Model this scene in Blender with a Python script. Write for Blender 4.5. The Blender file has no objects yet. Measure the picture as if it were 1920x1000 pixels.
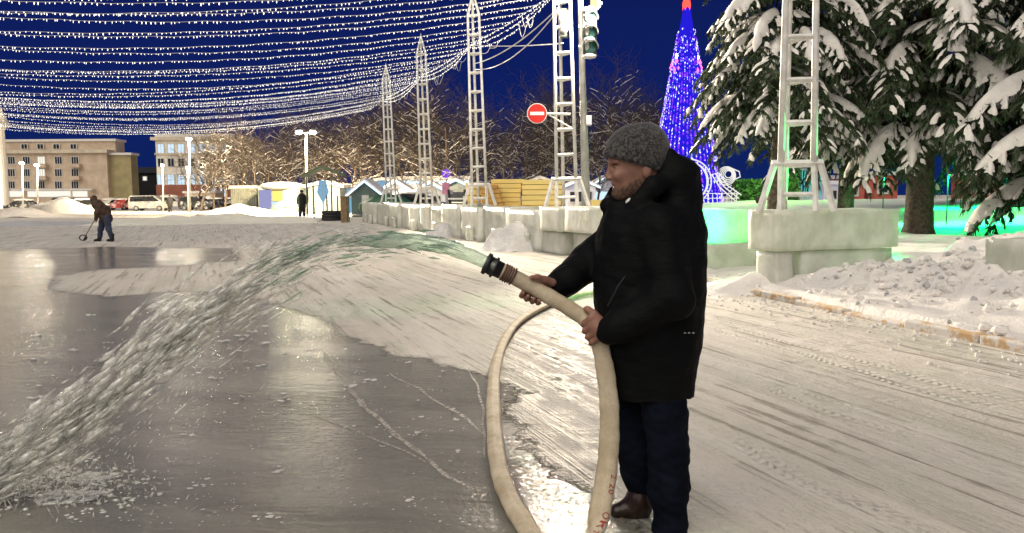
import bpy, math, random
import numpy as np
from mathutils import Matrix, Vector, noise as mnoise
sc = bpy.context.scene
COL = sc.collection
R = math.radians
rng = random.Random(7)
nr = np.random.default_rng(11)

# ------------------------------------------------------------------ camera
F, CX, CY, HOR, CH = 1443.0, 960.0, 500.0, 368.0, 1.5
PITCH = math.atan((CY - HOR) / F)
ROLL = R(0.4)
CAMROT = Matrix.Rotation(math.pi / 2 - PITCH, 4, 'X') @ Matrix.Rotation(-ROLL, 4, 'Z')
cam_d = bpy.data.cameras.new('camera')
cam = bpy.data.objects.new('camera', cam_d)
COL.objects.link(cam)
cam_d.sensor_width = 36
cam_d.lens = F / 1920 * 36
cam_d.clip_start = 0.05
cam_d.clip_end = 2000
cam.matrix_world = Matrix.Translation((0, 0, CH)) @ CAMROT
sc.camera = cam

def ray(px, py):
    return (CAMROT.to_3x3() @ Vector(((px - CX) / F, -(py - CY) / F, -1.0)))
def P(px, py, Y):
    d = ray(px, py); k = Y / d.y
    return Vector((d.x * k, Y, CH + d.z * k))
def G(px, py, z=0.0):
    d = ray(px, py); k = (z - CH) / d.z
    return Vector((d.x * k, d.y * k, z))

# ------------------------------------------------------------------ world, light, exposure
world = bpy.data.worlds.new('World'); sc.world = world
world.use_nodes = True
wn, wl = world.node_tree.nodes, world.node_tree.links
wn.clear()
w_out = wn.new('ShaderNodeOutputWorld'); w_bg = wn.new('ShaderNodeBackground')
w_tc = wn.new('ShaderNodeTexCoord'); w_sep = wn.new('ShaderNodeSeparateXYZ'); w_rmp = wn.new('ShaderNodeValToRGB')
w_ns = wn.new('ShaderNodeTexNoise'); w_ns.inputs['Scale'].default_value = 1.6; w_ns.inputs['Detail'].default_value = 3
w_add = wn.new('ShaderNodeMath'); w_add.operation = 'MULTIPLY_ADD'; w_add.inputs[1].default_value = 0.10
wl.new(w_tc.outputs['Generated'], w_sep.inputs[0]); wl.new(w_tc.outputs['Generated'], w_ns.inputs['Vector'])
wl.new(w_ns.outputs['Fac'], w_add.inputs[0]); wl.new(w_sep.outputs['Z'], w_add.inputs[2])
wl.new(w_add.outputs[0], w_rmp.inputs[0])
wl.new(w_rmp.outputs[0], w_bg.inputs[0]); wl.new(w_bg.outputs[0], w_out.inputs[0])
e = w_rmp.color_ramp.elements
e[0].position = 0.0; e[0].color = (0.0030, 0.0115, 0.076, 1)
e[1].position = 0.55; e[1].color = (0.0030, 0.0055, 0.050, 1)
m_ = w_rmp.color_ramp.elements.new(0.2); m_.color = (0.0030, 0.0088, 0.075, 1)
w_bg.inputs[1].default_value = 1.3
# the wide soft wash of the many warm lamps round the square
sun_d = bpy.data.lights.new('sun', 'SUN'); sun = bpy.data.objects.new('sun', sun_d); COL.objects.link(sun)
sun_d.energy = 2.35; sun_d.angle = R(75); sun_d.color = (1.0, 0.915, 0.76)
sun.rotation_euler = Vector((-0.32, -0.62, 0.76)).to_track_quat('Z', 'Y').to_euler()
sc.view_settings.view_transform = 'Standard'; sc.view_settings.look = 'None'
sc.view_settings.exposure = 0.22; sc.view_settings.gamma = 1.0
sc.cycles.use_denoising = True
sc.cycles.sample_clamp_indirect = 4
sc.cycles.max_bounces = 8; sc.cycles.diffuse_bounces = 5
sc.cycles.transparent_max_bounces = 24
sc.cycles.caustics_reflective = False; sc.cycles.caustics_refractive = False

def lamp_light(name, loc, power, color, radius=0.15, kind='POINT', target=None, spot=120, blend=0.4):
    d = bpy.data.lights.new(name, kind); o = bpy.data.objects.new(name, d); COL.objects.link(o)
    d.energy = power; d.color = color; d.shadow_soft_size = radius
    o.location = loc
    if kind == 'SPOT':
        d.spot_size = R(spot); d.spot_blend = blend
        o.rotation_euler = (Vector(loc) - Vector(target)).to_track_quat('Z', 'Y').to_euler()
    return o

# ------------------------------------------------------------------ mesh helpers
class MB:
    def __init__(s):
        s.v = []; s.f = []; s.m = []
    def add(s, vs, fs, m=0):
        b = len(s.v)
        s.v.extend([tuple(p) for p in vs])
        s.f.extend([tuple(i + b for i in q) for q in fs]); s.m.extend([m] * len(fs))
    def box(s, c, d, m=0, rot=None, taper=1.0):
        c = Vector(c); hx, hy, hz = d[0] / 2, d[1] / 2, d[2] / 2
        vs = []
        for z in (-1, 1):
            t = taper if z > 0 else 1
            for x, y in ((-1, -1), (1, -1), (1, 1), (-1, 1)):
                p = Vector((x * hx * t, y * hy * t, z * hz))
                if rot is not None: p = rot @ p
                vs.append(c + p)
        s.add(vs, [(3, 2, 1, 0), (4, 5, 6, 7), (0, 1, 5, 4), (1, 2, 6, 5), (2, 3, 7, 6), (3, 0, 4, 7)], m)
    def tube(s, pts, rad, n=8, m=0, cap=True, flat=None):
        pts = [Vector(p) for p in pts]; k = len(pts)
        if not hasattr(rad, '__len__'): rad = [rad] * k
        vs = []; up = None
        for i in range(k):
            t = (pts[min(i + 1, k - 1)] - pts[max(i - 1, 0)])
            if t.length < 1e-9: t = Vector((0, 0, 1))
            t.normalize()
            if up is None: up = Vector((0, 0, 1)) if abs(t.z) < 0.9 else Vector((0, 1, 0))
            a = (up - t * up.dot(t))
            if a.length < 1e-4: a = t.orthogonal()
            a.normalize(); b = t.cross(a); up = a
            for j in range(n):
                q = 2 * math.pi * j / n
                vs.append(pts[i] + (a * math.cos(q) + b * math.sin(q)) * rad[i])
        fs = [(i * n + j, i * n + (j + 1) % n, (i + 1) * n + (j + 1) % n, (i + 1) * n + j) for i in range(k - 1) for j in range(n)]
        if cap:
            fs.append(tuple(range(n - 1, -1, -1))); fs.append(tuple((k - 1) * n + j for j in range(n)))
        s.add(vs, fs, m)
    def bar(s, a, b, w, m=0, n=4):
        s.tube([a, b], w / 2 * (1.3 if n == 4 else 1), n, m)
    def ell(s, c, r, m=0, nu=10, nv=6, rot=None, jit=0):
        c = Vector(c); vs = []
        for i in range(nv + 1):
            th = math.pi * i / nv
            for j in range(nu):
                ph = 2 * math.pi * j / nu
                q = 1 + (rng.uniform(-jit, jit) if jit else 0)
                p = Vector((r[0] * math.sin(th) * math.cos(ph), r[1] * math.sin(th) * math.sin(ph), r[2] * math.cos(th))) * q
                if rot is not None: p = rot @ p
                vs.append(c + p)
        fs = [(i * nu + j, (i + 1) * nu + j, (i + 1) * nu + (j + 1) % nu, i * nu + (j + 1) % nu) for i in range(nv) for j in range(nu)]
        s.add(vs, fs, m)
    def prism(s, prof, a, b, m=0):
        """prof: list of 3D points (closed outline); extruded by vector b-a"""
        n = len(prof); o = Vector(b) - Vector(a)
        vs = [Vector(p) for p in prof] + [Vector(p) + o for p in prof]
        fs = [tuple(range(n - 1, -1, -1)), tuple(range(n, 2 * n))] + [(i, (i + 1) % n, n + (i + 1) % n, n + i) for i in range(n)]
        s.add(vs, fs, m)
    def build(s, name, mats, parent=None, smooth=False, bevel=0):
        me = bpy.data.meshes.new(name)
        org = parent.matrix_world.translation if False else (abs_loc(parent) if parent else Vector((0, 0, 0)))
        me.from_pydata([(p[0] - org.x, p[1] - org.y, p[2] - org.z) for p in s.v], [], s.f)
        if not isinstance(mats, (list, tuple)): mats = [mats]
        for q in mats: me.materials.append(q)
        if len(mats) > 1: me.polygons.foreach_set('material_index', s.m)
        if smooth: me.polygons.foreach_set('use_smooth', [True] * len(me.polygons))
        me.update()
        o = bpy.data.objects.new(name, me); COL.objects.link(o)
        if parent: o.parent = parent
        if bevel:
            bv = o.modifiers.new('bevel', 'BEVEL'); bv.width = bevel; bv.segments = 2; bv.limit_method = 'ANGLE'
        return o

def abs_loc(o):
    l = Vector(o.location); p = o.parent
    while p: l = l + Vector(p.location); p = p.parent
    return l
def tag(o, label=None, cat=None, group=None, kind=None):
    if label: o['label'] = label
    if cat: o['category'] = cat
    if group: o['group'] = group
    if kind: o['kind'] = kind
    return o
def thing(name, label, cat, loc=(0, 0, 0), group=None):
    o = bpy.data.objects.new(name, None); COL.objects.link(o); o.location = loc; o.empty_display_size = 0.2
    return tag(o, label, cat, group)
def copy_tree(o, parent=None):
    c = o.copy(); COL.objects.link(c); c.parent = parent
    for ch in [x for x in ALLCH(o)]: copy_tree(ch, c)
    return c
def ALLCH(o):
    return [x for x in bpy.data.objects if x.parent == o]

def np_mesh(name, V, Fq, mats, parent=None, smooth=False, mi=None):
    me = bpy.data.meshes.new(name)
    V = np.asarray(V, dtype=np.float64); Fq = np.asarray(Fq, dtype=np.int32)
    if parent is not None: V = V - np.array(abs_loc(parent))
    n, k = Fq.shape
    me.vertices.add(len(V)); me.vertices.foreach_set('co', V.ravel())
    me.loops.add(n * k); me.loops.foreach_set('vertex_index', Fq.ravel())
    me.polygons.add(n); me.polygons.foreach_set('loop_start', np.arange(0, n * k, k, dtype=np.int32))
    if not isinstance(mats, (list, tuple)): mats = [mats]
    for q in mats: me.materials.append(q)
    if mi is not None: me.polygons.foreach_set('material_index', np.asarray(mi, dtype=np.int32))
    me.polygons.foreach_set('use_smooth', np.full(n, smooth))
    me.update(calc_edges=True); me.validate()
    o = bpy.data.objects.new(name, me); COL.objects.link(o)
    if parent is not None: o.parent = parent
    return o

# ------------------------------------------------------------------ materials
class NT:
    def __init__(s, name):
        s.m = bpy.data.materials.new(name); s.m.use_nodes = True
        s.t = s.m.node_tree; s.n = s.t.nodes; s.l = s.t.links; s.n.clear()
        s.out = s.n.new('ShaderNodeOutputMaterial')
    def N(s, typ, **kw):
        x = s.n.new('ShaderNode' + typ)
        for k, v in kw.items():
            if k in x.inputs.keys() or isinstance(k, int): s.put(x.inputs[k], v)
            else: setattr(x, k, v)
        return x
    def put(s, sock, v):
        if isinstance(v, bpy.types.NodeSocket): s.l.new(v, sock)
        elif isinstance(v, (tuple, list)) and sock.type == 'RGBA' and len(v) == 3: sock.default_value = (*v, 1)
        else: sock.default_value = v
    def math(s, op, a, b=None, c=None, clamp=False):
        x = s.n.new('ShaderNodeMath'); x.operation = op; x.use_clamp = clamp
        for i, v in enumerate((a, b, c)):
            if v is not None: s.put(x.inputs[i], v)
        return x.outputs[0]
    def mix(s, f, a, b):
        x = s.n.new('ShaderNodeMix'); x.data_type = 'RGBA'
        s.put(x.inputs[0], f); s.put(x.inputs[6], a); s.put(x.inputs[7], b)
        return x.outputs[2]
    def coord(s, scale=(1, 1, 1), rot=(0, 0, 0), obj=True):
        tc = s.n.new('ShaderNodeTexCoord')
        mp = s.n.new('ShaderNodeMapping'); mp.inputs['Scale'].default_value = scale; mp.inputs['Rotation'].default_value = rot
        s.l.new(tc.outputs['Object' if obj else 'Generated'], mp.inputs[0])
        return mp.outputs[0]
    def pos(s, scale=(1, 1, 1), rotz=0):
        g = s.n.new('ShaderNodeNewGeometry')
        v = g.outputs['Position']
        if rotz:
            r = s.n.new('ShaderNodeVectorRotate'); r.rotation_type = 'Z_AXIS'; r.inputs['Angle'].default_value = rotz
            s.l.new(v, r.inputs['Vector']); v = r.outputs[0]
        mp = s.n.new('ShaderNodeVectorMath'); mp.operation = 'MULTIPLY'; mp.inputs[1].default_value = scale
        s.l.new(v, mp.inputs[0]); return mp.outputs[0]
    def noise(s, vec, scale=5, detail=4, rough=0.55):
        x = s.n.new('ShaderNodeTexNoise'); s.put(x.inputs['Vector'], vec)
        x.inputs['Scale'].default_value = scale; x.inputs['Detail'].default_value = detail; x.inputs['Roughness'].default_value = rough
        return x.outputs['Fac']
    def ss(s, v, a, b):
        x = s.n.new('ShaderNodeMapRange'); x.interpolation_type = 'SMOOTHSTEP'
        s.put(x.inputs[0], v); x.inputs[1].default_value = a; x.inputs[2].default_value = b
        return x.outputs[0]
    def bump(s, h, strength=0.3, dist=0.02):
        x = s.n.new('ShaderNodeBump'); x.inputs['Strength'].default_value = strength; x.inputs['Distance'].default_value = dist
        s.put(x.inputs['Height'], h); return x.outputs[0]
    def bsdf(s, **kw):
        b = s.n.new('ShaderNodeBsdfPrincipled')
        for k, v in kw.items(): s.put(b.inputs[k.replace('_', ' ')], v)
        return b
    def done(s, b):
        s.l.new(b.outputs[0] if hasattr(b, 'outputs') else b, s.out.inputs[0]); return s.m

def simple(name, col, rough=0.6, var=0.25, scale=8, bump=0.0, metal=0.0, bscale=None, spec=0.5):
    t = NT(name); v = t.coord()
    n = t.noise(v, scale, 4)
    c = t.mix(t.ss(n, 0.3, 0.7), tuple(x * (1 - var) for x in col), tuple(min(1, x * (1 + var)) for x in col))
    kw = dict(Base_Color=c, Roughness=rough, Metallic=metal, Specular_IOR_Level=spec)
    if bump: kw['Normal'] = t.bump(t.noise(v, bscale or scale * 3, 5), bump, 0.02)
    return t.done(t.bsdf(**kw))
def emit(name, col, strength, sample=True):
    t = NT(name); x = t.N('Emission', Color=col, Strength=strength)
    m = t.done(x)
    if not sample: m.cycles.emission_sampling = 'NONE'
    return m

ROWA = math.atan2(0.347, 0.938)      # the pole row runs away to the left by this angle
RD = Vector((-0.347, 0.938, 0)); RV = Vector((0.938, 0.347, 0))

def snow_mat(name, col=(0.80, 0.77, 0.74), b=0.5, sc_=3.0):
    t = NT(name); v = t.coord()
    n1 = t.noise(v, sc_, 6, 0.6); n2 = t.noise(v, sc_ * 9, 4, 0.6)
    c = t.mix(t.ss(n1, 0.35, 0.7), tuple(x * 0.86 for x in col), col)
    h = t.math('ADD', n1, t.math('MULTIPLY', n2, 0.35))
    return t.done(t.bsdf(Base_Color=c, Roughness=0.75, Specular_IOR_Level=0.25, Normal=t.bump(h, b, 0.12)))
M = {}
M['snow'] = snow_mat('snow')
M['snow_fine'] = snow_mat('snow_fine', (0.82, 0.80, 0.78), 0.6, 6)
M['snow_yellow_lit'] = snow_mat('snow_berm', (0.80, 0.78, 0.68), 0.5, 1.2)  # yellow lamp light on the berms is put into this snow colour
M['snow_grey'] = snow_mat('snow_dirty', (0.60, 0.60, 0.61), 0.9, 5)
M['white_paint'] = simple('white_paint', (0.74, 0.73, 0.70), 0.5, 0.10, 6)
M['frosted'] = simple('frosted_paint', (0.72, 0.71, 0.68), 0.6, 0.16, 5, 0.25)
M['steel'] = simple('galvanised_steel', (0.45, 0.45, 0.43), 0.45, 0.2, 4, 0.1, 0.3)
M['black_metal'] = simple('black_metal', (0.02, 0.02, 0.022), 0.5, 0.3, 6)
M['glass_dark'] = simple('dark_glass', (0.015, 0.017, 0.02), 0.08, 0.3, 3)
M['rubber'] = simple('rubber', (0.015, 0.015, 0.015), 0.7, 0.3, 9)
M['bark'] = simple('bark', (0.10, 0.075, 0.055), 0.9, 0.5, 14, 0.8)
M['twig'] = simple('twig', (0.042, 0.031, 0.022), 0.9, 0.4, 2)
M['lamp_warm'] = emit('lamp_warm', (1.0, 0.80, 0.45), 55)
M['lamp_white'] = emit('lamp_white', (1.0, 0.93, 0.78), 40)
M['bulb'] = emit('garland_bulb', (1.0, 0.93, 0.80), 3.0, False)
M['wire'] = simple('garland_wire', (0.42, 0.41, 0.42), 0.5, 0.1, 3)
M['led_blue'] = emit('led_blue', (0.62, 0.84, 1.0), 1.7, False)
# ------------------------------------------------------------------ organic surfaces: smooth-union fields meshed by surface nets
class Field:
    def __init__(s, lo, hi, h):
        s.lo = np.array(lo, float); s.h = h
        s.n = np.ceil((np.array(hi) - s.lo) / h).astype(int) + 1
        s.d = np.full(s.n, 1.0, np.float32)
    def block(s, lo, hi):
        a = np.clip(np.floor((np.array(lo) - s.lo) / s.h).astype(int), 0, s.n); b = np.clip(np.ceil((np.array(hi) - s.lo) / s.h).astype(int) + 1, 0, s.n)
        ax = [s.lo[k] + s.h * np.arange(a[k], b[k]) for k in range(3)]
        return tuple(slice(a[k], b[k]) for k in range(3)), np.meshgrid(*ax, indexing='ij', sparse=True)
    def put(s, lo, hi, fn, k=0.0, sub=False):
        pad = 0.03 + k; sl, (x, y, z) = s.block(np.array(lo) - pad, np.array(hi) + pad)
        if 0 in [q.stop - q.start for q in sl]: return
        v = fn(x, y, z).astype(np.float32); o = s.d[sl]
        if sub:
            hh = np.maximum(k - np.abs(o + v), 0) / max(k, 1e-6); s.d[sl] = np.maximum(o, -v) + hh * hh * k / 4
        else:
            hh = np.maximum(k - np.abs(o - v), 0) / max(k, 1e-6); s.d[sl] = np.minimum(o, v) - hh * hh * k / 4
    def cone(s, a, b, ra, rb, k=0.02, sub=False):
        a, b = np.array(a, float), np.array(b, float); e = b - a; L = float(e @ e) + 1e-12; r = max(ra, rb)
        def fn(x, y, z):
            t = np.clip(((x - a[0]) * e[0] + (y - a[1]) * e[1] + (z - a[2]) * e[2]) / L, 0, 1)
            return np.sqrt((x - a[0] - t * e[0]) ** 2 + (y - a[1] - t * e[1]) ** 2 + (z - a[2] - t * e[2]) ** 2) - (ra + (rb - ra) * t)
        s.put(np.minimum(a, b) - r, np.maximum(a, b) + r, fn, k, sub)
    def chain(s, pts, rs, k=0.02):
        for i in range(len(pts) - 1): s.cone(pts[i], pts[i + 1], rs[i], rs[i + 1], k)
    def ell(s, c, r, k=0.02, rot=0.0, sub=False):
        c = np.array(c, float); ca, sa = math.cos(rot), math.sin(rot); m = max(r)
        def fn(x, y, z):
            dx, dy, dz = x - c[0], y - c[1], z - c[2]
            u, w = dx * ca + dz * sa, -dx * sa + dz * ca
            q = np.sqrt((u / r[0]) ** 2 + (dy / r[1]) ** 2 + (w / r[2]) ** 2)
            return (q - 1) * min(r)
        s.put(c - m, c + m, fn, k, sub)
    def loft(s, rows, k=0.03, p=2.3):
        """rows: (z, cx, cy, half-width, half-depth) ascending z"""
        rows = sorted(rows); q = np.array(rows)
        def fn(x, y, z):
            zz = z.ravel(); I = [np.interp(zz, q[:, 0], q[:, j]).reshape(z.shape) for j in range(1, 5)]
            d = (np.abs((x - I[0]) / I[2]) ** p + np.abs((y - I[1]) / I[3]) ** p) ** (1 / p)
            d = (d - 1) * np.minimum(I[2], I[3])
            return np.maximum(d, np.maximum(q[0, 0] - z, z - q[-1, 0]))
        s.put((min(q[:, 1] - q[:, 3]), min(q[:, 2] - q[:, 4]), q[0, 0]), (max(q[:, 1] + q[:, 3]), max(q[:, 2] + q[:, 4]), q[-1, 0]), fn, k)
    def ripple(s, amp, sc_, seed=0, zs=1.0):
        r_ = np.random.default_rng(seed); ax = [s.lo[k] + s.h * np.arange(s.n[k]) for k in range(3)]
        x, y, z = np.meshgrid(*ax, indexing='ij', sparse=True); z = z * zs
        w = 0
        for i in range(7):
            d = r_.normal(size=3); d /= np.linalg.norm(d); f = sc_ * r_.uniform(.6, 1.9)
            w = w + np.sin((x * d[0] + y * d[1] + z * d[2]) * f + r_.uniform(0, 6)) / 7 * 2
        s.d += (w * amp).astype(np.float32)
    def mesh(s, name, mat, parent=None, smooth=True):
        d = s.d; ins = d < 0
        n = ins[:-1, :-1, :-1].astype(np.int8) * 0
        cnt = np.zeros(n.shape, np.int8)
        for i in (0, 1):
            for j in (0, 1):
                for k in (0, 1): cnt += ins[i:i + n.shape[0], j:j + n.shape[1], k:k + n.shape[2]]
        act = (cnt > 0) & (cnt < 8); I = np.argwhere(act); vid = np.full(n.shape, -1, np.int32); vid[act] = np.arange(len(I))
        acc = np.zeros((len(I), 3)); num = np.zeros(len(I))
        cs = [(i, j, k) for i in (0, 1) for j in (0, 1) for k in (0, 1)]
        for a in cs:
            for ax in range(3):
                if a[ax]: continue
                b_ = list(a); b_[ax] = 1
                da = d[I[:, 0] + a[0], I[:, 1] + a[1], I[:, 2] + a[2]]; db = d[I[:, 0] + b_[0], I[:, 1] + b_[1], I[:, 2] + b_[2]]
                m = (da < 0) != (db < 0); t = np.where(m, da / np.where(m, da - db, 1), 0)
                p = np.tile(np.array(a, float), (len(I), 1)); p[:, ax] += t
                acc[m] += p[m]; num[m] += 1
        Vv = (I + acc / num[:, None]) * s.h + s.lo
        Q = []
        for ax in range(3):
            sl0 = [slice(1, -1)] * 3; sl1 = [slice(1, -1)] * 3; sl0[ax] = slice(0, -1); sl1[ax] = slice(1, None)
            a0, a1 = ins[tuple(sl0)], ins[tuple(sl1)]
            e = np.argwhere(a0 != a1); f = a0[tuple(e.T)]
            off = np.ones(3, int); off[ax] = 0; e = e + off
            o1, o2 = [q for q in range(3) if q != ax]
            def at(i, j):
                q = e.copy(); q[:, o1] -= i; q[:, o2] -= j; return vid[q[:, 0], q[:, 1], q[:, 2]]
            qd = np.stack([at(1, 1), at(0, 1), at(0, 0), at(1, 0)], 1)
            flip = f if ax != 1 else ~f
            qd[~flip] = qd[~flip][:, ::-1]; Q.append(qd)
        Q = np.concatenate(Q)
        return np_mesh(name, Vv, Q, mat, parent, smooth)

def catmull(pts, n=10):
    out = []
    for i in range(len(pts) - 1):
        p0, p1, p2, p3 = pts[max(i - 1, 0)], pts[i], pts[i + 1], pts[min(i + 2, len(pts) - 1)]
        for k in range(n):
            t = k / n; out.append(0.5 * ((2 * p1) + (p2 - p0) * t + (2 * p0 - 5 * p1 + 4 * p2 - p3) * t * t + (3 * p1 - p0 - 3 * p2 + p3) * t ** 3))
    out.append(pts[-1]); return out
sk = NT('skin'); sv_ = sk.coord(); sn = sk.noise(sv_, 18, 5, .6)
skc = sk.mix(sk.ss(sn, .3, .7), (0.25, 0.122, 0.088), (0.33, 0.175, 0.128))
M['skin'] = sk.done(sk.bsdf(Base_Color=skc, Roughness=0.5, Specular_IOR_Level=.4, Subsurface_Weight=.12, Subsurface_Radius=(.4, .12, .06), Subsurface_Scale=.02, Normal=sk.bump(sk.noise(sv_, 160, 3), .12, .002)))
# ------------------------------------------------------------------ ground: packed snow with a flooded, glossy ice sheet
ICE_PX = [(-900, 472), (0, 470), (200, 463), (430, 466), (450, 488), (330, 499), (180, 506), (95, 520), (95, 546), (200, 557),
          (300, 549), (380, 547), (470, 560), (520, 571), (590, 593), (622, 606), (645, 630), (700, 648), (735, 669), (800, 673),
          (840, 690), (900, 697), (930, 714), (990, 735), (960, 748), (962, 775), (985, 815), (995, 850), (1040, 880), (1085, 905),
          (1120, 930), (1165, 960), (1205, 985)]
ICE = [G(*p) for p in ICE_PX]
ICE = [(p.x, p.y) for p in ICE] + [(0.62, 3.2), (0.75, 1.5), (0.3, -4.0), (-16, -4.0)]
def poly_sd(X, Y, poly):
    d = np.full(X.shape, 1e9); inside = np.zeros(X.shape, bool)
    n = len(poly)
    for i in range(n):
        ax, ay = poly[i]; bx, by = poly[(i + 1) % n]
        ex, ey = bx - ax, by - ay
        t = np.clip(((X - ax) * ex + (Y - ay) * ey) / (ex * ex + ey * ey + 1e-12), 0, 1)
        d = np.minimum(d, np.hypot(X - ax - t * ex, Y - ay - t * ey))
        c = ((ay > Y) != (by > Y))
        xi = ax + (Y - ay) * ex / (ey if abs(ey) > 1e-9 else 1e-9)
        inside ^= c & (X < xi)
    return np.where(inside, d, -d)
nA, nR = 520, 300
ang = np.concatenate([np.linspace(-42, 42, nA), np.linspace(46, 314, 60)])
ang = np.radians(ang)
rad = np.concatenate([[0.0], np.geomspace(0.6, 700, nR)])
AA, RR = np.meshgrid(ang, rad, indexing='ij')
GX, GY = RR * np.sin(AA), RR * np.cos(AA)
na, nrr = AA.shape
idx = np.arange(na * nrr).reshape(na, nrr)
i0 = idx; i1 = np.roll(idx, -1, axis=0)
Fq = np.stack([i0[:, :-1], i0[:, 1:], i1[:, 1:], i1[:, :-1]], -1).reshape(-1, 4)[:, ::-1]
V = np.stack([GX.ravel(), GY.ravel(), np.zeros(GX.size)], -1)

gm = NT('ground_snow_and_ice')
at = gm.N('Attribute', attribute_name='ice')
pv = gm.pos()
pr = gm.pos((3.0, 0.15, 1), -ROWA)            # stretched along the row: drag and tyre marks
pr2 = gm.pos((6.5, 0.26, 1), -ROWA - 0.04)
pr3 = gm.pos((0.5, 1.6, 1), 0.25)
n_edge = gm.noise(pv, 2.2, 8, 0.65)
n_edge2 = gm.noise(gm.pos((1.0, 2.6, 1), -0.5), 5, 5, 0.6)
msk = gm.math('ADD', at.outputs['Fac'], gm.math('MULTIPLY', gm.math('SUBTRACT', n_edge, 0.5), 0.55))
msk = gm.math('ADD', msk, gm.math('MULTIPLY', gm.math('SUBTRACT', n_edge2, 0.5), 0.22))
wet = gm.ss(msk, -0.03, 0.045)
slush = gm.math('MULTIPLY', gm.ss(gm.math('ADD', msk, gm.math('MULTIPLY', gm.math('SUBTRACT', gm.noise(gm.pos(), 6, 6, .7), .5), .9)), -.28, .12), .75)
# damp streaks thrown outside the pool edge
streak = gm.noise(pr, 1.0, 6, 0.62)
streak2 = gm.noise(pr2, 1.0, 6, 0.65)
fine = gm.noise(pv, 26, 6, 0.65)
mid = gm.noise(pv, 4.5, 6, 0.6)
big = gm.noise(pv, 0.33, 3, 0.5)
fst = gm.noise(gm.pos((13.0, 0.34, 1), -ROWA - 0.02), 1.0, 5, 0.6)
dirt = gm.ss(gm.math('ADD', gm.math('MULTIPLY', fst, 0.55), gm.math('ADD', gm.math('MULTIPLY', streak2, 0.30), gm.math('MULTIPLY', mid, 0.15))), 0.525, 0.60)
snow_c = gm.mix(gm.ss(streak, 0.33, 0.68), (0.62, 0.575, 0.525), (0.775, 0.74, 0.695))
snow_c = gm.mix(gm.ss(big, 0.35, 0.7), snow_c, gm.mix(0.5, snow_c, (0.72, 0.655, 0.58)))
snow_c = gm.mix(gm.math('MULTIPLY', dirt, 0.8), snow_c, (0.23, 0.20, 0.155))
snow_c = gm.mix(gm.ss(gm.noise(gm.pos((1.6, .5, 1), -ROWA + .2), 1.0, 5, .6), .40, .66), snow_c, gm.mix(.45, snow_c, (0.50, 0.515, 0.43)))
scr = gm.ss(gm.noise(gm.pos((26, 1.1, 1), -ROWA + .02), 1.0, 5, .65), .60, .68)
snow_c = gm.mix(gm.math('MULTIPLY', scr, gm.math('MULTIPLY', gm.ss(mid, .45, .6), .55)), snow_c, (0.24, 0.205, 0.16))
snow_c = gm.mix(gm.math('MULTIPLY', gm.ss(fine, 0.56, 0.75), 0.42), snow_c, (0.36, 0.34, 0.31))
damp = gm.N('Attribute', attribute_name='damp')
dm0 = gm.math('MULTIPLY', damp.outputs['Fac'], gm.ss(gm.math('ADD', gm.math('MULTIPLY', streak2, 0.6), gm.math('MULTIPLY', mid, 0.4)), 0.42, 0.56))
dm = gm.math('MAXIMUM', dm0, slush)
snow_c = gm.mix(dm, snow_c, (0.27, 0.25, 0.22))
# the ice itself: grey, cloudy, with frost bloom
cloud = gm.noise(pr3, 0.9, 7, 0.62)
ice_c = gm.mix(gm.ss(cloud, 0.30, 0.72), (0.160, 0.157, 0.132), (0.275, 0.268, 0.230))
frost = gm.ss(gm.noise(pv, 9, 8, 0.75), 0.64, 0.78)
ice_c = gm.mix(gm.math('MULTIPLY', frost, 0.5), ice_c, (0.5, 0.47, 0.42))
col = gm.mix(wet, snow_c, ice_c)
# relief
sp_ = gm.N('SeparateXYZ'); gm.put(sp_.inputs[0], gm.pos((1, 1, 1), -ROWA))
tr_u, tr_v = sp_.outputs[1], sp_.outputs[0]
wob = gm.math('MULTIPLY', gm.math('SUBTRACT', gm.noise(gm.pos((.4, .4, .4)), 1, 2), .5), 1.6)
tv = gm.math('ADD', tr_v, wob); treads = None
for v0 in (1.35, 1.62, 2.75, 3.9, 4.15, 5.1, 5.4, 0.3):
    mk = gm.ss(gm.math('ABSOLUTE', gm.math('SUBTRACT', tv, v0)), .075, .045); treads = mk if treads is None else gm.math('MAXIMUM', treads, mk)
lug = gm.math('SINE', gm.math('ADD', gm.math('MULTIPLY', tr_u, 78.0), gm.math('MULTIPLY', gm.math('ABSOLUTE', gm.math('SINE', gm.math('MULTIPLY', tv, 40.0))), 2.5)))
treads = gm.math('MULTIPLY', treads, gm.ss(gm.noise(gm.pos((.8, .8, .8)), 1, 3), .42, .6))
lug = gm.math('MULTIPLY', treads, gm.math('SUBTRACT', gm.math('MULTIPLY', lug, .17), .19))
tyre = gm.N('TexWave', wave_type='BANDS', bands_direction='X', Scale=0.9, Distortion=3.5, Detail=3)
gm.put(tyre.inputs['Vector'], gm.pos((1.2, 0.10, 1), -ROWA))
hs = gm.math('ADD', gm.math('MULTIPLY', streak2, 1.1), gm.math('MULTIPLY', mid, 0.6))
hs = gm.math('ADD', hs, gm.math('MULTIPLY', fine, 0.42))
hs = gm.math('SUBTRACT', hs, gm.math('MULTIPLY', dirt, 0.22))
hs = gm.math('ADD', hs, gm.math('MULTIPLY', tyre.outputs['Fac'], 0.05))
hs = gm.math('ADD', hs, lug)
vor = gm.N('TexVoronoi', feature='F1', Scale=3.1); gm.put(vor.inputs['Vector'], gm.pos((1, .8, 1), .3)); hs = gm.math('ADD', hs, gm.math('MULTIPLY', gm.ss(vor.outputs['Distance'], .0, .32), gm.math('MULTIPLY', gm.ss(gm.noise(gm.pos((.7, .7, .7)), 1, 3), .50, .62), .35)))
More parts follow.
